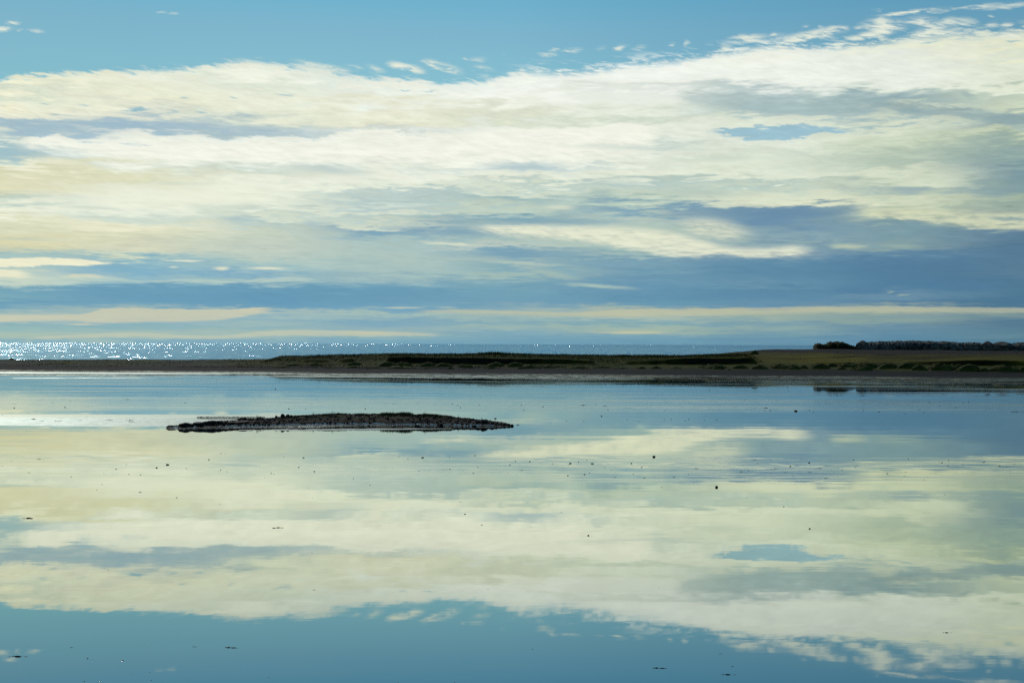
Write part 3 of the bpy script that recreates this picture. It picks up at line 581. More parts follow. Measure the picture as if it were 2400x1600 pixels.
scatter(6000, 1400, 2600, 14, 60, .06, .22, (5., 2., .5))
scatter(9000, 560, 1450, 12, 26, .08, .30, (2.5, 1.5, .45))
scatter(16000, -300, 640, 13, 40, .05, .25, (7., 1.2, .56))
bb = np.concatenate(bases); hh = np.concatenate(hs)
V, Fc = blades(bb, hh, np.full(len(bb), .09), .05)
o = mesh_obj('turf_grass', V, Fc, m_blade); tag(o, 'short olive grass covering the far turf bank', 'grass', kind='stuff')

# ------------------------------------------------------------------ rocks
def rock_mesh(name, seed, sub=2, rough=.35, mat=None, flat=1., facet=True):
    import bmesh
    r = random.Random(seed); bm = bmesh.new(); bmesh.ops.create_icosphere(bm, subdivisions=sub, radius=.5)
    planes = [(Vector((r.gauss(0, 1), r.gauss(0, 1), r.gauss(0, .8))).normalized(), r.uniform(.27, .42)) for _ in range(9)]
    ph = [r.uniform(0, 6) for _ in range(3)]
    for v in bm.verts:
        for n, d in planes:
            k = v.co.dot(n)
            if k > d: v.co -= n * (k - d) * .85
        v.co *= 1 + rough * .22 * (math.sin(v.co.x * 9 + ph[0]) * math.sin(v.co.y * 8 + ph[1]) + .6 * math.sin(v.co.z * 13 + ph[2])) + r.uniform(-.03, .03)
        v.co.z = (v.co.z + .18) * flat
    me = bpy.data.meshes.new(name); bm.to_mesh(me); bm.free()
    me.materials.append(mat); return me
ROCKS = [rock_mesh('boulder', s_, 2, .5, m_rock) for s_ in range(8)]
STONES = [rock_mesh('stone', 30 + s_, 2, .4, m_stone, .9) for s_ in range(6)]

# far ridge, knoll and boulders, each a lumpy mass of jammed blocks
def mass(name, prof, Yc, depth, mat, seed, bl=.9, dens=2.2, label='', cat=''):
    """prof: photograph points (px, y_top, y_base) of the outline; builds a solid body with blocks bedded in it"""
    r = random.Random(seed)
    ps = np.array([a[0] for a in prof], float); pt = np.array([a[1] for a in prof], float); pb = np.array([a[2] for a in prof], float)
    n = max(8, int((ps[-1] - ps[0]) / 3)); pxs = np.linspace(ps[0], ps[-1], n); qx = np.arange(ps[0], ps[-1] + 6, 6.); pt2 = np.interp(qx, ps, pt) + fbm(qx / 22., qx * 0 + seed, 4) * 4.0; pt2[0] = pt[0]; ps2 = qx
    V = []; Fc = []; rows = 9
    for i, px in enumerate(pxs):
        zt = atY(px, np.interp(px, ps2, pt2), Yc).z; zb = atY(px, np.interp(px, ps, pb), Yc).z - .6; X_ = atY(px, 800, Yc).x
        for j in range(rows):
            a = math.pi * j / (rows - 1)
            yy = Yc - math.cos(a) * depth * .5; zz = zb + (zt - zb) * (max(0, math.sin(a)) ** .45)
            V.append((X_ + r.uniform(-.08, .08), yy + r.uniform(-.15, .15), zz + r.uniform(-.10, .06)))
    for i in range(n - 1):
        for j in range(rows - 1): Fc.append((i * rows + j, i * rows + j + 1, (i + 1) * rows + j + 1, (i + 1) * rows + j))
    Fc.append(tuple(range(rows))[::-1]); Fc.append(tuple((n - 1) * rows + j for j in range(rows)))
    src = [rock_mesh('tmp', seed * 7 + k, 1, .5, mat) for k in range(4)]
    area = 0
    for i in range(int((ps[-1] - ps[0]) * dens)):
        px = r.uniform(ps[0], ps[-1]); yt_ = np.interp(px, ps2, pt2); yb_ = np.interp(px, ps, pb)
        u = r.random(); X_ = atY(px, 800, Yc).x; zt = atY(px, yt_, Yc).z; zb = atY(px, yb_, Yc).z
        z = zb + (zt - zb) * u; sz = r.uniform(.3, 1.25) * bl * (1.15 - .4 * u)
        if z + sz * .55 > zt + .12: z = zt + .10 - sz * .55
        yy = Yc - depth * .5 * (1 - u ** 2.2 * .9) + (r.uniform(0, .6) if u < .8 else r.uniform(-.2, depth * .3))
        m = src[i % 4]; rot = Matrix.Rotation(r.uniform(0, 6.3), 3, 'Z') @ Matrix.Rotation(r.uniform(-.4, .4), 3, 'X')
        k0 = len(V); sx = sz * r.uniform(.9, 1.6)
        for v in m.vertices:
            c = rot @ Vector((v.co.x, v.co.y, v.co.z)); V.append((X_ + c.x * sx, yy + c.y * sz, z + c.z * sz * .85))
        for f in m.polygons: Fc.append(tuple(k0 + q_ for q_ in f.vertices))
    for m in src: bpy.data.meshes.remove(m)
    o = mesh_obj(name, V, Fc, mat); tag(o, label, cat); return o
mass('lava_ridge', [(2006, 812, 822), (2012, 806, 822), (2018, 803, 822), (2045, 803, 822), (2055, 801, 822), (2100, 800, 822), (2125, 799, 822), (2200, 801, 823), (2290, 803, 824), (2310, 804, 824), (2330, 804, 824), (2400, 805, 825), (2500, 803, 826), (2750, 802, 828)], 292., 5.0, m_rockfar, 3, .62, 6.5,
     'long low wall of jumbled lava blocks on the right skyline', 'rock ridge')
mass('rocky_knoll', [(1912, 806, 818), (1914, 804, 818), (1920, 803.5, 818), (1923, 806, 818), (1935, 805, 818), (1941, 801, 818), (1960, 801, 818), (1978, 803, 818), (1984, 806, 818), (1990, 807, 818), (2004, 812, 820), (2010, 816, 820)], 289., 5.0, m_turf, 5, .5, 2.5,
     'low mossy rock knoll left of the long lava ridge', 'knoll')
def single(name, px, ytop, ybase, wd, Yc, mat, label, cat, seed, mesh=None, group=None, fl=1.):
    me = mesh or ROCKS[seed % 8]
    b = atY(px, ybase, Yc); tp = atY(px, ytop, Yc)
    o = bpy.data.objects.new(name, me); COL.objects.link(o)
    wm = wd * Yc / F; h = max(.02, tp.z - b.z)
    o.location = (b.x, Yc, b.z - .02); zmax = max(v.co.z for v in me.vertices); xw = max(v.co.x for v in me.vertices) - min(v.co.x for v in me.vertices)
    o.scale = (wm / xw, wm / xw * .8, (h + .02) / zmax); o.rotation_euler = (0, 0, 0)
    tag(o, label, cat, group); return o
bould = rock_mesh('boulder', 91, 3, .35, m_turf); ridgeb = rock_mesh('boulder', 92, 3, .5, m_rockfar)
single('boulder', 1769, 819.5, 832, 24, 262., m_turf, 'dark rounded grassy boulder alone on the skyline', 'boulder', 1, HM[2])
single('boulder', 2020, 797.5, 815, 32, 289., m_rock, 'tall dark block at the left end of the lava ridge', 'boulder', 2, ridgeb)
single('boulder', 2313, 799, 815, 30, 290., m_rock, 'squarish dark block rising above the right part of the ridge', 'boulder', 3, ridgeb)
single('boulder', 2345, 800, 815, 60, 291., m_rock, 'broad low block right of the squarish one on the ridge', 'boulder', 4, ridgeb)
single('boulder', 1503, 831, 836, 5, 262., m_rock, 'tiny dark block alone on the turf edge in mid-frame', 'boulder', 5)
single('boulder', 28, 839, 844, 12, 279., m_rock, 'small dark rock on the sand bar at the far left', 'boulder', 6)
single('boulder', 1728, 828.5, 832, 16, 262., m_rockfar, 'flat grey rock on the skyline left of the grassy boulder', 'boulder', 0)
for px, py, lb in [(1091, 860, 'white speck on the far beach below the eroded face'), (683, 857, 'pale speck on the far beach at the left end of the bank')]:
    d = ray(px, py); Ys = np.arange(190, 290, .4); zl = land_z(d.x / d.y * Ys, Ys); k = np.where(zl >= H + d.z / d.y * Ys)[0][0]
    oo = bpy.data.objects.new('pale_stone', rock_mesh('pale_stone', 77, 1, .3, m_pale)); COL.objects.link(oo)
    oo.location = (d.x / d.y * Ys[k], Ys[k], float(zl[k])); oo.scale = (.28, .2, .2); tag(oo, lb, 'stone')

# ------------------------------------------------------------------ mudflat strip left of and behind the islet
def flat(name, outline, z, mat, label, cat, seed=1):
    # outline: (px, y_far, y_near) triples -> a thin sheet with a ragged rim standing just proud of the water
    r = np.random.default_rng(seed); ps = np.array([o[0] for o in outline], float)
    pxs = np.arange(ps[0], ps[-1] + 1, 3.); yf = np.interp(pxs, ps, [o[1] for o in outline]); yn = np.interp(pxs, ps, [o[2] for o in outline])
    yf = yf + fbm(pxs / 40, pxs * 0 + seed, 4) * 1.0; yn = yn + fbm(pxs / 40, pxs * 0 + seed + 7.7, 4) * .7
    V = []; Fc = []; m = 10
    for i, px in enumerate(pxs):
        for j in range(m):
            f = j / (m - 1); a = at(px, yf[i] * (1 - f) + yn[i] * f); edge = math.sin(math.pi * f) ** .5
            V.append((a.x, a.y, -.012 + (z + .012) * edge + .004 * float(fbm(a.x * .8, a.y * 2., 3))))
    for i in range(len(pxs) - 1):
        for j in range(m - 1): Fc.append((i * m + j, (i + 1) * m + j, (i + 1) * m + j + 1, i * m + j + 1)[::-1])
    o = mesh_obj(name, V, Fc, mat, True); tag(o, label, cat, kind='structure'); return o
flat('mudflat', [(-500, 976, 998), (-200, 976, 998), (0, 976.5, 999), (200, 976, 1001), (330, 976, 1002.5), (400, 976, 1001), (470, 977, 997), (560, 977, 990), (640, 976.5, 984), (700, 977, 979)], .012, m_mud, 'flat strip of wet mud shining left of the islet', 'mudflat', 3)

flat('shore_mudflat', [(-500, 867.6, 874), (-200, 867.8, 875), (0, 868.5, 876), (250, 870, 877), (420, 872, 877.5), (600, 873.5, 877.5), (800, 875.5, 878.5), (950, 877, 878.5)], .035, m_mud, 'shining wet sand along the left foot of the spit', 'wet sand', 13)
flat('shore_mud_bar', [(30, 885.5, 886.6), (120, 884.6, 887), (300, 885, 887), (380, 886, 886.6)], .012, m_mud, 'thin pale bar in the water off the left shore', 'wet sand', 14)
flat('shore_mud_patch', [(560, 881, 882), (700, 880, 883.5), (980, 881, 885), (1250, 883, 885.5), (1420, 884.5, 885.5)], .014, m_mud, 'thin pale bar in the water off the middle shore', 'wet sand', 15)
# ------------------------------------------------------------------ islet
IPX = [374, 390, 410, 440, 470, 500, 540, 580, 620, 660, 700, 760, 820, 880, 930, 980, 1040, 1090, 1140, 1180, 1208]
ITOP = [1003, 999, 997, 993, 990, 987, 985, 981, 979.5, 976, 974, 971, 970.5, 971, 970, 971.5, 975, 980, 986, 991.5, 997]
IFR = [1005, 1006, 1007, 1007.5, 1008, 1008, 1008, 1008, 1008, 1008, 1008, 1007, 1003, 1000.5, 1000, 1000, 1000, 1000.5, 1001, 1000, 998.5]
IBASE = [1002, 1001, 1001, 1001, 1000, 999, 998, 997, 996, 995, 994, 993, 992.5, 992.5, 993, 993.5, 994.5, 995.5, 996.5, 996.5, 997]
IPX = np.array(IPX, float)
yf_ = np.array([at(p, y).y for p, y in zip(IPX, IFR)]); yb_ = np.array([at(p, y, .05).y for p, y in zip(IPX, IBASE)])
yr_ = yb_ + np.interp(IPX, [374, 500, 800, 1100, 1208], [.6, 1.8, 3.0, 2.2, .5])
zt_ = np.array([max(.02, atY(p, y, yy).z) for p, y, yy in zip(IPX, ITOP, yr_)])
IX = np.array([atY(p, 900, yy).x for p, yy in zip(IPX, yb_)])
ixs = np.arange(IX[0] - .4, IX[-1] + .4, .07); ts = np.concatenate([np.linspace(0, 1, 34), np.linspace(1.03, 2, 44), np.linspace(2.05, 3, 26)])
def islet_z(X, Y):
    X = np.asarray(X, float); Y = np.asarray(Y, float)
    a, b, c, z = [np.interp(X, IX, q_) for q_ in (yf_, yb_, yr_, zt_)]; d = c + 2.6
    endf = np.clip((X - IX[0]) / .5, 0, 1) * np.clip((IX[-1] - X) / .5, 0, 1)
    t1 = (Y - a) / (b - a); t2 = (Y - b) / (c - b); t3 = (Y - c) / (d - c)
    o = np.where(Y < b, -.045 + .090 * np.clip(t1, -1, 1) ** 1.3 if False else -.045 + .090 * np.clip(t1, -1, 1), 0)
    pr_ = .045 + (z - .045) * (np.clip(t2, 0, 1) ** .55)
    o = np.where((Y >= b) & (Y < c), pr_, o)
    o = np.where(Y >= c, z * (1 - np.clip(t3, 0, 1.3) ** 2) - .06 * np.clip(t3, 0, 1), o)
    body = np.clip(t2 * 3, 0, 1) * np.clip((1.1 - t3) * 2, 0, 1)
    o = o + body * (fbm(X * 1.5, Y * 1.5, 5) * .06 + fbm(X * .5, Y * .5, 2) * .03) + (1 - body) * fbm(X * .9, Y * 2.2, 5) * .040
    return o * endf - .06 * (1 - endf)
XX, TT = np.meshgrid(ixs, ts)
a, b, c = [np.interp(XX, IX, q_) for q_ in (yf_, yb_, yr_)]
YY = np.where(TT < 1, a + (b - a) * TT, np.where(TT < 2, b + (c - b) * (TT - 1), c + 2.8 * (TT - 2)))
isl = grid_obj('islet', XX, YY, islet_z(XX, YY), m_islet, True); tag(isl, 'low dark stony islet in the middle of the lagoon', 'islet', kind='structure')
flat('sand_bar', [(560, 1007, 1008.4), (700, 1005, 1009), (800, 1003.5, 1008.4), (880, 1003.2, 1007.6), (960, 1003.4, 1006.4), (1060, 1003.8, 1004.6)], .010, m_mud, 'pale wet sand strip along the front of the islet', 'sand bar', 9)
# low rushy bar behind its left end
flatz = flat('mud_bar', [(458, 979.5, 980.5), (470, 977, 982), (520, 976.5, 983), (580, 978, 984), (625, 980, 984)], .05, m_islet, 'low dark bar behind the left end of the islet', 'mud bar', 5)

# islet grass
bs = []; hs = []
def iscat(n, p0, p1, t0, t1, h0, h1, dens=None):
    pp = RNG.uniform(p0, p1, n); X_ = np.interp(pp, IPX, IX); b, c = np.interp(X_, IX, yb_), np.interp(X_, IX, yr_); Y_ = b + (c - b) * RNG.uniform(t0, t1, n)
    if dens: k = vnoise(X_ / dens[0], Y_ / dens[0]) > dens[1]; X_, Y_ = X_[k], Y_[k]
    bs.append(np.stack([X_, Y_, islet_z(X_, Y_) - .01], -1)); hs.append(RNG.uniform(h0, h1, len(X_)))
iscat(16000, 640, 1060, .55, 1.25, .02, .10, (.5, .42))
iscat(2600, 882, 960, .8, 1.1, .06, .20); iscat(1600, 985, 1030, .8, 1.1, .05, .14); iscat(800, 745, 800, .8, 1.1, .05, .12)
for q_ in (587, 590, 631, 720, 765, 768, 900, 904, 906, 912, 990, 1072): iscat(8, q_ - 1, q_ + 1, .9, 1.1, .18, .32)
iscat(5000, 600, 1100, .1, .9, .02, .06, (.5, .6))
n = 2600; pp = RNG.uniform(462, 622, n); Yp = RNG.uniform(0, 1, n); XY = np.array([tuple(at(p_, 977.5 + 5.5 * y_)) for p_, y_ in zip(pp, Yp)]); XY[:, 2] = .03
bs.append(XY); hs.append(RNG.uniform(.02, .09, n))
bb = np.concatenate(bs); hh = np.concatenate(hs); V, Fc = blades(bb, hh, np.full(len(bb), .014), .02)
o = mesh_obj('islet_grass', V, Fc, m_blade); tag(o, 'thin green and straw grass on the crest of the islet', 'grass', kind='stuff')

# pebble beach (uncountable)
r = np.random.default_rng(5); V = []; Fc = []
pm = [rock_mesh('tmp', 300 + k, 1, .4, m_peb) for k in range(3)]
pmv = [[v.co.copy() for v in m.vertices] for m in pm]; pmf = [[tuple(f.vertices) for f in m.polygons] for m in pm]
for i in range(2300):
    px = r.uniform(400, 1205); X_ = float(np.interp(px, IPX, IX)); a, b, c = [float(np.interp(X_, IX, q_)) for q_ in (yf_, yb_, yr_)]
    on_body = r.random() < .05
    Y_ = b + (c - b) * r.random() ** 1.5 if on_body else a + (b - a) * r.uniform(.25, 1.)
    z = float(islet_z(X_, Y_))
    if z < -.02: continue
    s_ = r.uniform(.025, .10) if on_body else r.uniform(.015, .055); k = i % 3; k0 = len(V); ca = r.uniform(0, 6.3); cs, sn = math.cos(ca), math.sin(ca)
    for v in pmv[k]: V.append((X_ + (v.x * cs - v.y * sn) * s_ * 1.3, Y_ + (v.x * sn + v.y * cs) * s_, z + v.z * s_ * .7))
    Fc += [tuple(k0 + q_ for q_ in f) for f in pmf[k]]
for m in pm: bpy.data.meshes.remove(m)
V2 = []; F2 = []
for i in range(900):     # small dark stones bedded in the islet's body
    px = r.uniform(470, 1200); X_ = float(np.interp(px, IPX, IX)); a, b, c = [float(np.interp(X_, IX, q_)) for q_ in (yf_, yb_, yr_)]
    Y_ = b + (c - b) * (r.random() if i % 3 else r.uniform(.9, 1.05)); z = float(islet_z(X_, Y_)); s_ = r.uniform(.06, .17) * (1. if i % 3 else .8); k = i % 3; k0 = len(V2); ca = r.uniform(0, 6.3); cs, sn = math.cos(ca), math.sin(ca)
    for v in pmv[k]: V2.append((X_ + (v.x * cs - v.y * sn) * s_ * 1.3, Y_ + (v.x * sn + v.y * cs) * s_, z + (v.z - .12) * s_ * .9))
    F2 += [tuple(k0 + q_ for q_ in f) for f in pmf[k]]
o = mesh_obj('rubble', V2, F2, m_rock); tag(o, 'small dark stones bedded in the body of the islet', 'rubble', kind='stuff')
o = mesh_obj('pebbles', V, Fc, m_peb); tag(o, 'wet pebbles strewn over the islet and its narrow beach', 'pebbles', kind='stuff')

# boulders on the islet: (px, y_top, height px, width px, row 0 front / 1 crest)
IB = [(395, 1000, 4, 10, 0), (402, 996, 9, 24, 0), (418, 998, 7, 12, 0), (425, 994, 10, 18, 0), (433, 989.5, 13, 27, 0), (446, 991.5, 10, 20, 0), (454, 995, 8, 14, 0), (466, 988, 13, 26, 0), (481, 986.3, 14, 26, 0), (488, 994, 8, 18, 0), (497, 984.3, 15, 28, 0), (515, 985, 13, 26, 0), (527, 986, 11, 20, 0), (538, 986.5, 10, 26, 0), (556, 986, 9, 26, 0), (575, 986, 8, 22, 0),
      (567, 977.6, 5, 22, 1), (610, 975.8, 6, 7, 1), (648, 973.6, 4, 7, 1), (663, 969, 8, 11, 1), (674, 970, 6, 9, 1), (682, 971.5, 4, 6, 1), (793.5, 966.2, 7, 9, 1), (818, 969, 4, 10, 1), (839, 968, 4, 9, 1), (852, 969, 4, 7, 1), (921, 966.8, 5, 12, 1), (960, 969.6, 4, 8, 1), (1007, 972, 4, 8, 1), (1054, 973.3, 6, 13, 1), (1065, 975.4, 4, 4, 1), (1074, 976.8, 4, 7, 1), (1084, 978.6, 4, 6, 1), (1100, 981, 4, 8, 1),
      (1121, 984.5, 8, 13, 0), (1134, 983, 11, 18, 0), (1152, 987.4, 8, 14, 0), (1162, 988.6, 7, 11, 0), (1172, 990, 6, 11, 0), (1182, 991, 6, 10, 0), (1191, 992, 5.5, 10, 0), (1200, 993.6, 4.5, 9, 0),
      (1033, 991, 6.5, 15, 2), (978, 995, 4.5, 19, 2), (1111, 995, 4, 11, 2), (681, 1001.5, 3.5, 19, 2), (707, 1003.5, 2.5, 16, 2), (864, 995, 2.5, 6, 2)]
cnt = {}
for i, (px, yt1, hp, wd, row) in enumerate(IB):
    X_ = float(np.interp(px, IPX, IX)); a, b, c = [float(np.interp(X_, IX, q_)) for q_ in (yf_, yb_, yr_)]
    Yc = {0: b + .35 * (c - b), 1: c, 2: a + .4 * (b - a)}[row]
    if row == 2: Yc = at(px, yt1 + hp - .5, .02).y
    X_ = atY(px, 980, Yc).x; zg = float(islet_z(X_, Yc)); top = atY(px, yt1, Yc).z
    me = ROCKS[(i * 3) % 8]; hp *= 1.1; zmax = max(v.co.z for v in me.vertices); xw = max(v.co.x for v in me.vertices) - min(v.co.x for v in me.vertices)
    o = bpy.data.objects.new('boulder', me); COL.objects.link(o); hm = hp * Yc / F; wm = wd * Yc / F * 1.08
    z0 = min(zg, top - hm * .6); o.location = (X_, Yc, z0)
    o.scale = (wm / xw, wm / xw * .85, max(.02, (top - z0)) / zmax)
    place = ("on the islet's left tip" if px < 600 else "on the islet's crest" if row == 1 else "on the islet's pebble beach" if row == 2 else "on the islet's right tip")
    size = 'large' if wd >= 22 else 'mid-sized' if wd >= 11 else 'small'
    key = (size, place); cnt[key] = cnt.get(key, 0) + 1
    tag(o, f'{size} dark boulder {place}, {ORD[cnt[key]-1]} from left', 'boulder', 'boulders on the islet')

# ------------------------------------------------------------------ stones, weed, shells and painted sun glints scattered over the shallows
SC = """78,983,10,4 5,972,5,1.5 34,947,10,1 33,956,4,2 152,954.5,4,2 299,936,8,2 164,939,7,1 122,944,8,1 98,987.5,10,1.5 134,987,16,2 186,985,10,1.5 203,978,4,1.5 256,985.5,15,2 303,986,18,3 306,989,14,2 300,952,3,1 368,921,3,1 415,925,2,1 432,943.5,10,1.5 501,928,4,1 515,921,2,1 645.5,912,4,2 597,936.5,6,1 677,958,2.5,2.5 716,958,2,2 655,895,2,1 730,947,4,1
856,958,2.5,2.5 921,947,10,1 952,947.5,10,1 978.5,945,6,1 1020,948,9,1 1073,950,8,1.5 1060,946,2,2 1079,955,2,2 1124,948.5,5,1.5 1127,931.5,2,1 1222,948.5,2,2 1272.5,953,2.5,2.5 1227,961,5,2 1201,961.5,3,1 1367,949.5,16,2.5 1397,947.5,2,2 1418,951.5,9,2 1468,951.5,3,1 1425,960,2,2 1559,962,2.5,1.5 1410,975,4,2.5 1129,979.5,2,2 1161,981,5,3 1213.6,995.7,8,3 1557,983.5,4,1.5 1573,982.5,2,2 1470,983,2,1.5 1498,987.5,7,1.5 1368,987,4,1.5 1289,992,5,1.5 1328,986.5,2,1.5
1794,956,10,3 1794,962.5,4,1.5 1805.5,962,2.5,2 1865,963.5,8,4.5 1897,961,2,2 1906.5,966,2,1.5 1846,907.6,2.5,2 1848,915,2,1 1662.6,914.8,2,1.5 1746,936.5,2,1.5 1723,953,5,1 1614.6,982.5,2.5,2 1606,986,2.5,1.5 1651,985,6,1.5 1680,984,5,2 1637,963.5,2.5,1 2000,956.6,7,1 2023,956.6,6,1 2023.5,962,2.5,1.5 2060,965,2.5,2 2020,967.5,2.5,1 2121.5,970,2,2 2165,967,2,2 2154,960,9,1.5 2178.6,943.7,3,1.5 2202,951,2,2 2240.5,955,2.5,2 2271,941.6,2.5,2 2258.5,943,2,1.5 2382,965,32,2
392,1089,9,4 296,1088.5,5,2 367,1096,5,3 272,1099,4,2 436,1097,5,2 489.5,1077,3,2.5 518,1062.6,3,1.5 527,1062.6,2,1 517,1101,2.5,2 532,1105,2,1.5 512,1105,2,1 665,1071,5,2 711,1072.5,4,2.5 675,1080.7,4,1.5 682,1078.6,3,1 700,1095,4,2 736.4,1104.8,4,3 635.4,1109,3,2 67,1107.5,6,2.5 166.7,1116.7,6,2.5 85,1126,4,1.5 302,1111,3,1.5 329,1112.6,3,2 243,1108.6,2,1 239,1135,2,1.5 227,1147.7,2.5,1.5 328.6,1153.5,8,3 413.6,1166,4,2 179.6,1173.5,3,1 515,1181,2,1.5 496,1137,4,1 4.4,1092.6,6,1.5 92,1075.6,20,2 26.5,1079.7,6,1.5 3.4,1072,5,1 65,1215,23,5 648,1237,26,4 723.5,1144.6,6,1.5 732,1166.7,2,1 731,1295,3,1.5 576,1163,2.5,1 586,1153,3,1 753,1076,2,1 620,1118.8,2,1 254,1336,12,2
990.5,1072.5,7,3 934,1069.5,2.5,1.5 956,1075.6,6,2 1113,1067.4,3,2.5 1054,1071,2.5,1.5 1054.8,1099,2.5,2 1120,1094,2.5,2 1108.8,1108,6,2.5 1221.8,1102,7,2.5 1208,1080.3,3,2 1241.5,1081.4,4,2.5 1190,1107,2.5,1.5 1295,1086.5,3,1.5 1336.4,1085.8,5,3 1332,1088.5,3,1.5 1356,1082,3,2.5 1375.5,1078.6,2.5,1.5 1388.4,1086.5,6,3 1480,1085.4,4,2.5 1480,1088,7,1.5 1416.7,1096,5,1.5 1433,1101.4,6,1.5 1504,1095,4,2 1331,1114.4,4.5,2.5 1369.7,1112,4,2.5 1381.6,1108,2.5,2 1442,1118.4,3,1.5 1445,1107,3,1 1484,1111,3,1.5 1509.9,1119.5,3,2 1579,1118,7,2.5 1533,1070.5,9,5 1551,1141,2,1.5 828,1121.5,2,2 867,1136.8,2,2 822.5,1151.4,3,1 812,1162.7,3,1 982,1104,3,1.5 1090,1204.5,4.5,2.5 1129,1229.7,4,2 1043,1168.5,3,1 1079.6,1176,3,1.5 998,1245,3,1 1316,1199.7,6,2 1379,1254.8,5,4 1424.5,1278,3,1 1252.7,1168,2,1 1589,1252,3,1 1539,1088,7,1
1680,1142,7,6.5 1750.7,1166.7,2,1.5 1837,1187,4.5,2 1860,1218,4.5,1 1898,1238.8,5.5,3.5 1631,1097.7,11,2.5 1614,1111,2.5,1.5 1768,1078,10,2 1775.5,1085.8,3,1.5 1805.4,1078.6,9,1.5 1879,1076,6,1.5 1896.6,1084.4,5,3 1852.7,1092.6,4,3 1699,1094,2,1 1737.8,1105.5,12,2.5 1754,1102.5,3,1.5 1816,1098.7,12,2 1808.5,1101,5,2 1806,1110,3,1.5 1841,1107,13,1.5 1875.5,1103.5,8,1 1858,1115.7,4,1.5 1898.6,1106,28,1.5 1921.4,1097.3,9,2.5 1937,1120.5,14,2 1974,1102,3,1.5 2000.7,1077.3,3.5,2 2005.4,1095,2,1.5 2010,1089.5,2,1.5 2065.3,1099.7,4,1.5 2080,1109.6,4,2 2129,1075,2.5,2 2158.5,1081.7,4,1 2122,1102,2.5,1 2123,1107,12,1.5 2120.4,1114.4,5,2 2175,1118,5,1.5 2112,1124,2,1 2165.6,1124,2,1.5 2207.5,1084.4,3,2.5 2201,1083.7,2,1.5 2223.5,1078.6,3,2 2222,1092,2,2 2256.5,1086.8,2.5,1.5 2304.8,1083,3,2 2307.5,1081.7,2,2 2343,1091.6,4.5,2 2377,1088,6,2 2367.7,1108,4,1.5 2254.8,1118,5,1 2028,1132,3,1 2183.7,1108.6,2,1 2193.5,1109,2,1 2332.7,1131,2,1 2215,1159,5,2 2167,1199,2,1 2193,1245,3,1
41,1538,42,6 67,1515.6,9,2 167.3,1517,14,2.5 456.8,1515.3,14,3 466,1521.8,4,1.5 542.5,1517.7,32,5 608,1521,9,1.5 306,1579.6,3,1.5 350.7,1574.8,3,1.5 735,1381.6,12,2.5 629,1587,3,2 792,1534,4,1.5 436,1596,2.5,1.5 1145,1380,7,2 1543,1375,5,2 1038.8,1444,2.5,1.5 1194,1435,2.5,1 1248,1520.4,3.5,1.5 1151,1555,3,1 1548,1565.6,35,5 838,1575,6,1.5 1066,1599,4,2 1461,1522.5,3,1 2219,1482,22,4 1687.8,1531.3,15,2.5 1747.6,1530.3,8,1.5 1606,1541.5,5,1.5 1717,1561.2,4.5,2 1706,1580.3,34,5 2255.5,1597,4,1.5"""
WHITE = "204.8,1542,4,2.5 286.7,1547,6,3 217,1546.5,2.5,1.5 354,1594,3,2 196.6,1596,4,2 233,1595,4,2 642,1109.5,3,1.5 1195,1089,4,1.5 1371,1111,3,1.5 932,1598,4,1.5 1231,1597,3,1"  # pale shells, and sun glints off wet stones painted as white specks
def weed_mesh(seed):
    r = random.Random(seed); V = []; Fc = []
    n = 7
    for k in range(n):
        cx = r.uniform(-.42, .42); cy = r.uniform(-.25, .25); sx = r.uniform(.08, .2) * (1.2 - abs(cx)); sy = r.uniform(.1, .22); hz = r.uniform(.3, 1.) * (1.1 - abs(cx) * 1.4)
        k0 = len(V); na = 9
        for j in range(na):
            a = 2 * math.pi * j / na; q_ = r.uniform(.65, 1.35)
            V.append((cx + math.cos(a) * sx * q_, cy + math.sin(a) * sy * q_, -.05))
        for j in range(na):
            a = 2 * math.pi * j / na; q_ = r.uniform(.4, .8)
            V.append((cx + math.cos(a) * sx * q_, cy + math.sin(a) * sy * q_, hz * r.uniform(.5, .85)))
        V.append((cx, cy, hz))
        for j in range(na):
            m = (j + 1) % na; Fc.append((k0 + j, k0 + m, k0 + na + m, k0 + na + j)); Fc.append((k0 + na + j, k0 + na + m, k0 + 2 * na))
    me = bpy.data.meshes.new('seaweed_clump'); me.from_pydata(V, [], Fc); me.update(); me.materials.append(m_weed); return me
WEED = [weed_mesh(50 + k) for k in range(6)]
PALE = [rock_mesh('shell_glint', 60 + k, 1, .3, m_pale, .8) for k in range(2)]
def zone(px, py):
    lr = 'left' if px < 800 else 'middle' if px < 1600 else 'right'
    if py < 930: return ('near the spit', lr)
    if py < 972: return ('beyond the islet', lr)
    if py < 1000: return ('level with the islet', lr)
    if py < 1130: return ('on the rippled flats', lr)
    if py < 1420: return ('in the calm middle water', lr)
    return ('in the near water', lr)
items = []
for tk in SC.split(): px, py, wd, hp = map(float, tk.split(',')); items.append((px, py, wd, hp, 0))
for tk in WHITE.split(): px, py, wd, hp = map(float, tk.split(',')); items.append((px, py, wd, hp, 1))
items.sort(); cnt = {}
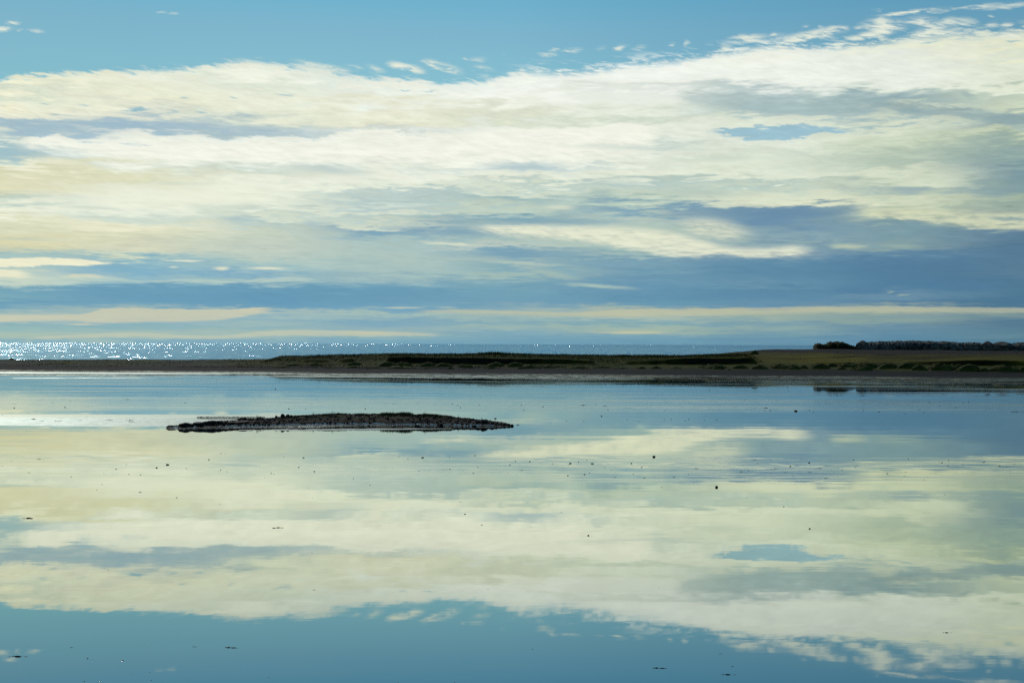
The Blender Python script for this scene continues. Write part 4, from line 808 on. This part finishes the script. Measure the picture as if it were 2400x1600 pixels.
for i, (px, py, wd, hp, wh) in enumerate(items):
    a = at(px, py); k = a.y / F
    dist = a.y
    if wh: me, nm, cat = PALE[i % 2], 'shell_glint', 'shell'
    elif hp / wd >= .42: me, nm, cat = STONES[i % 6], 'stone', 'stone'
    else: me, nm, cat = WEED[i % 6], 'seaweed_clump', 'seaweed'
    o = bpy.data.objects.new(nm, me); COL.objects.link(o)
    wm = wd * k * (1.22 if nm == 'stone' else 1.25); hm = hp * k * (.66 if nm == 'stone' else 1.05)
    # ground footprint seen foreshortened: depth is limited so that it never reads thicker than it is
    fore = H / dist
    dep = min(wm, max(.5 * hp * k / fore * .8, wm * .35)) if nm != 'stone' else wm * .8
    if nm == 'seaweed_clump': hm = max(.3 * hm, .5 * hp * k); dep = min(wm * .8, .6 * hp * k / fore)
    zs_ = max(v.co.z for v in me.vertices)
    o.location = (a.x, a.y + dep * .2, .014 if (975 < py < 1001 and px < 460) else -.004); o.scale = (wm, dep, hm / zs_)
    zn, lr = zone(px, py); desc = {'stone': 'dark stone', 'seaweed_clump': 'flat weed clump', 'shell_glint': 'pale speck with painted glint'}[nm]
    grp = {'stone': 'stones scattered over the shallows', 'seaweed_clump': 'weed clumps scattered over the shallows', 'shell_glint': 'pale shells and painted sun glints in the shallows'}[nm]
    side = {'left': 'in the left third of the view', 'middle': 'in the middle third of the view', 'right': 'in the right third of the view'}[lr]
    if wd >= 5 or nm == 'shell_glint':
        size = 'long' if wd >= 18 else 'wide' if wd >= 10 else 'small'
        if nm == 'shell_glint': size = 'tiny'
        key = (size, nm, zn, lr); cnt[key] = cnt.get(key, 0) + 1
        tag(o, f'{size} {desc} {zn}, {lr} third of view, {ORD[cnt[key]-1]} from left', cat, grp)
    else:
        tag(o, f'speck-sized {desc} {zn}, {lr} third of view', cat, f'speck-sized {nm.replace("_", " ")}s {zn}, {lr} third')

# ------------------------------------------------------------------ output settings
sc.view_settings.view_transform = 'Standard'; sc.view_settings.look = 'None'; sc.view_settings.exposure = 0; sc.view_settings.gamma = 1
sc.render.engine = 'CYCLES'; sc.cycles.use_denoising = False; sc.cycles.use_adaptive_sampling = False
sc.cycles.max_bounces = 6; sc.cycles.glossy_bounces = 4; sc.cycles.diffuse_bounces = 2; sc.cycles.caustics_reflective = False
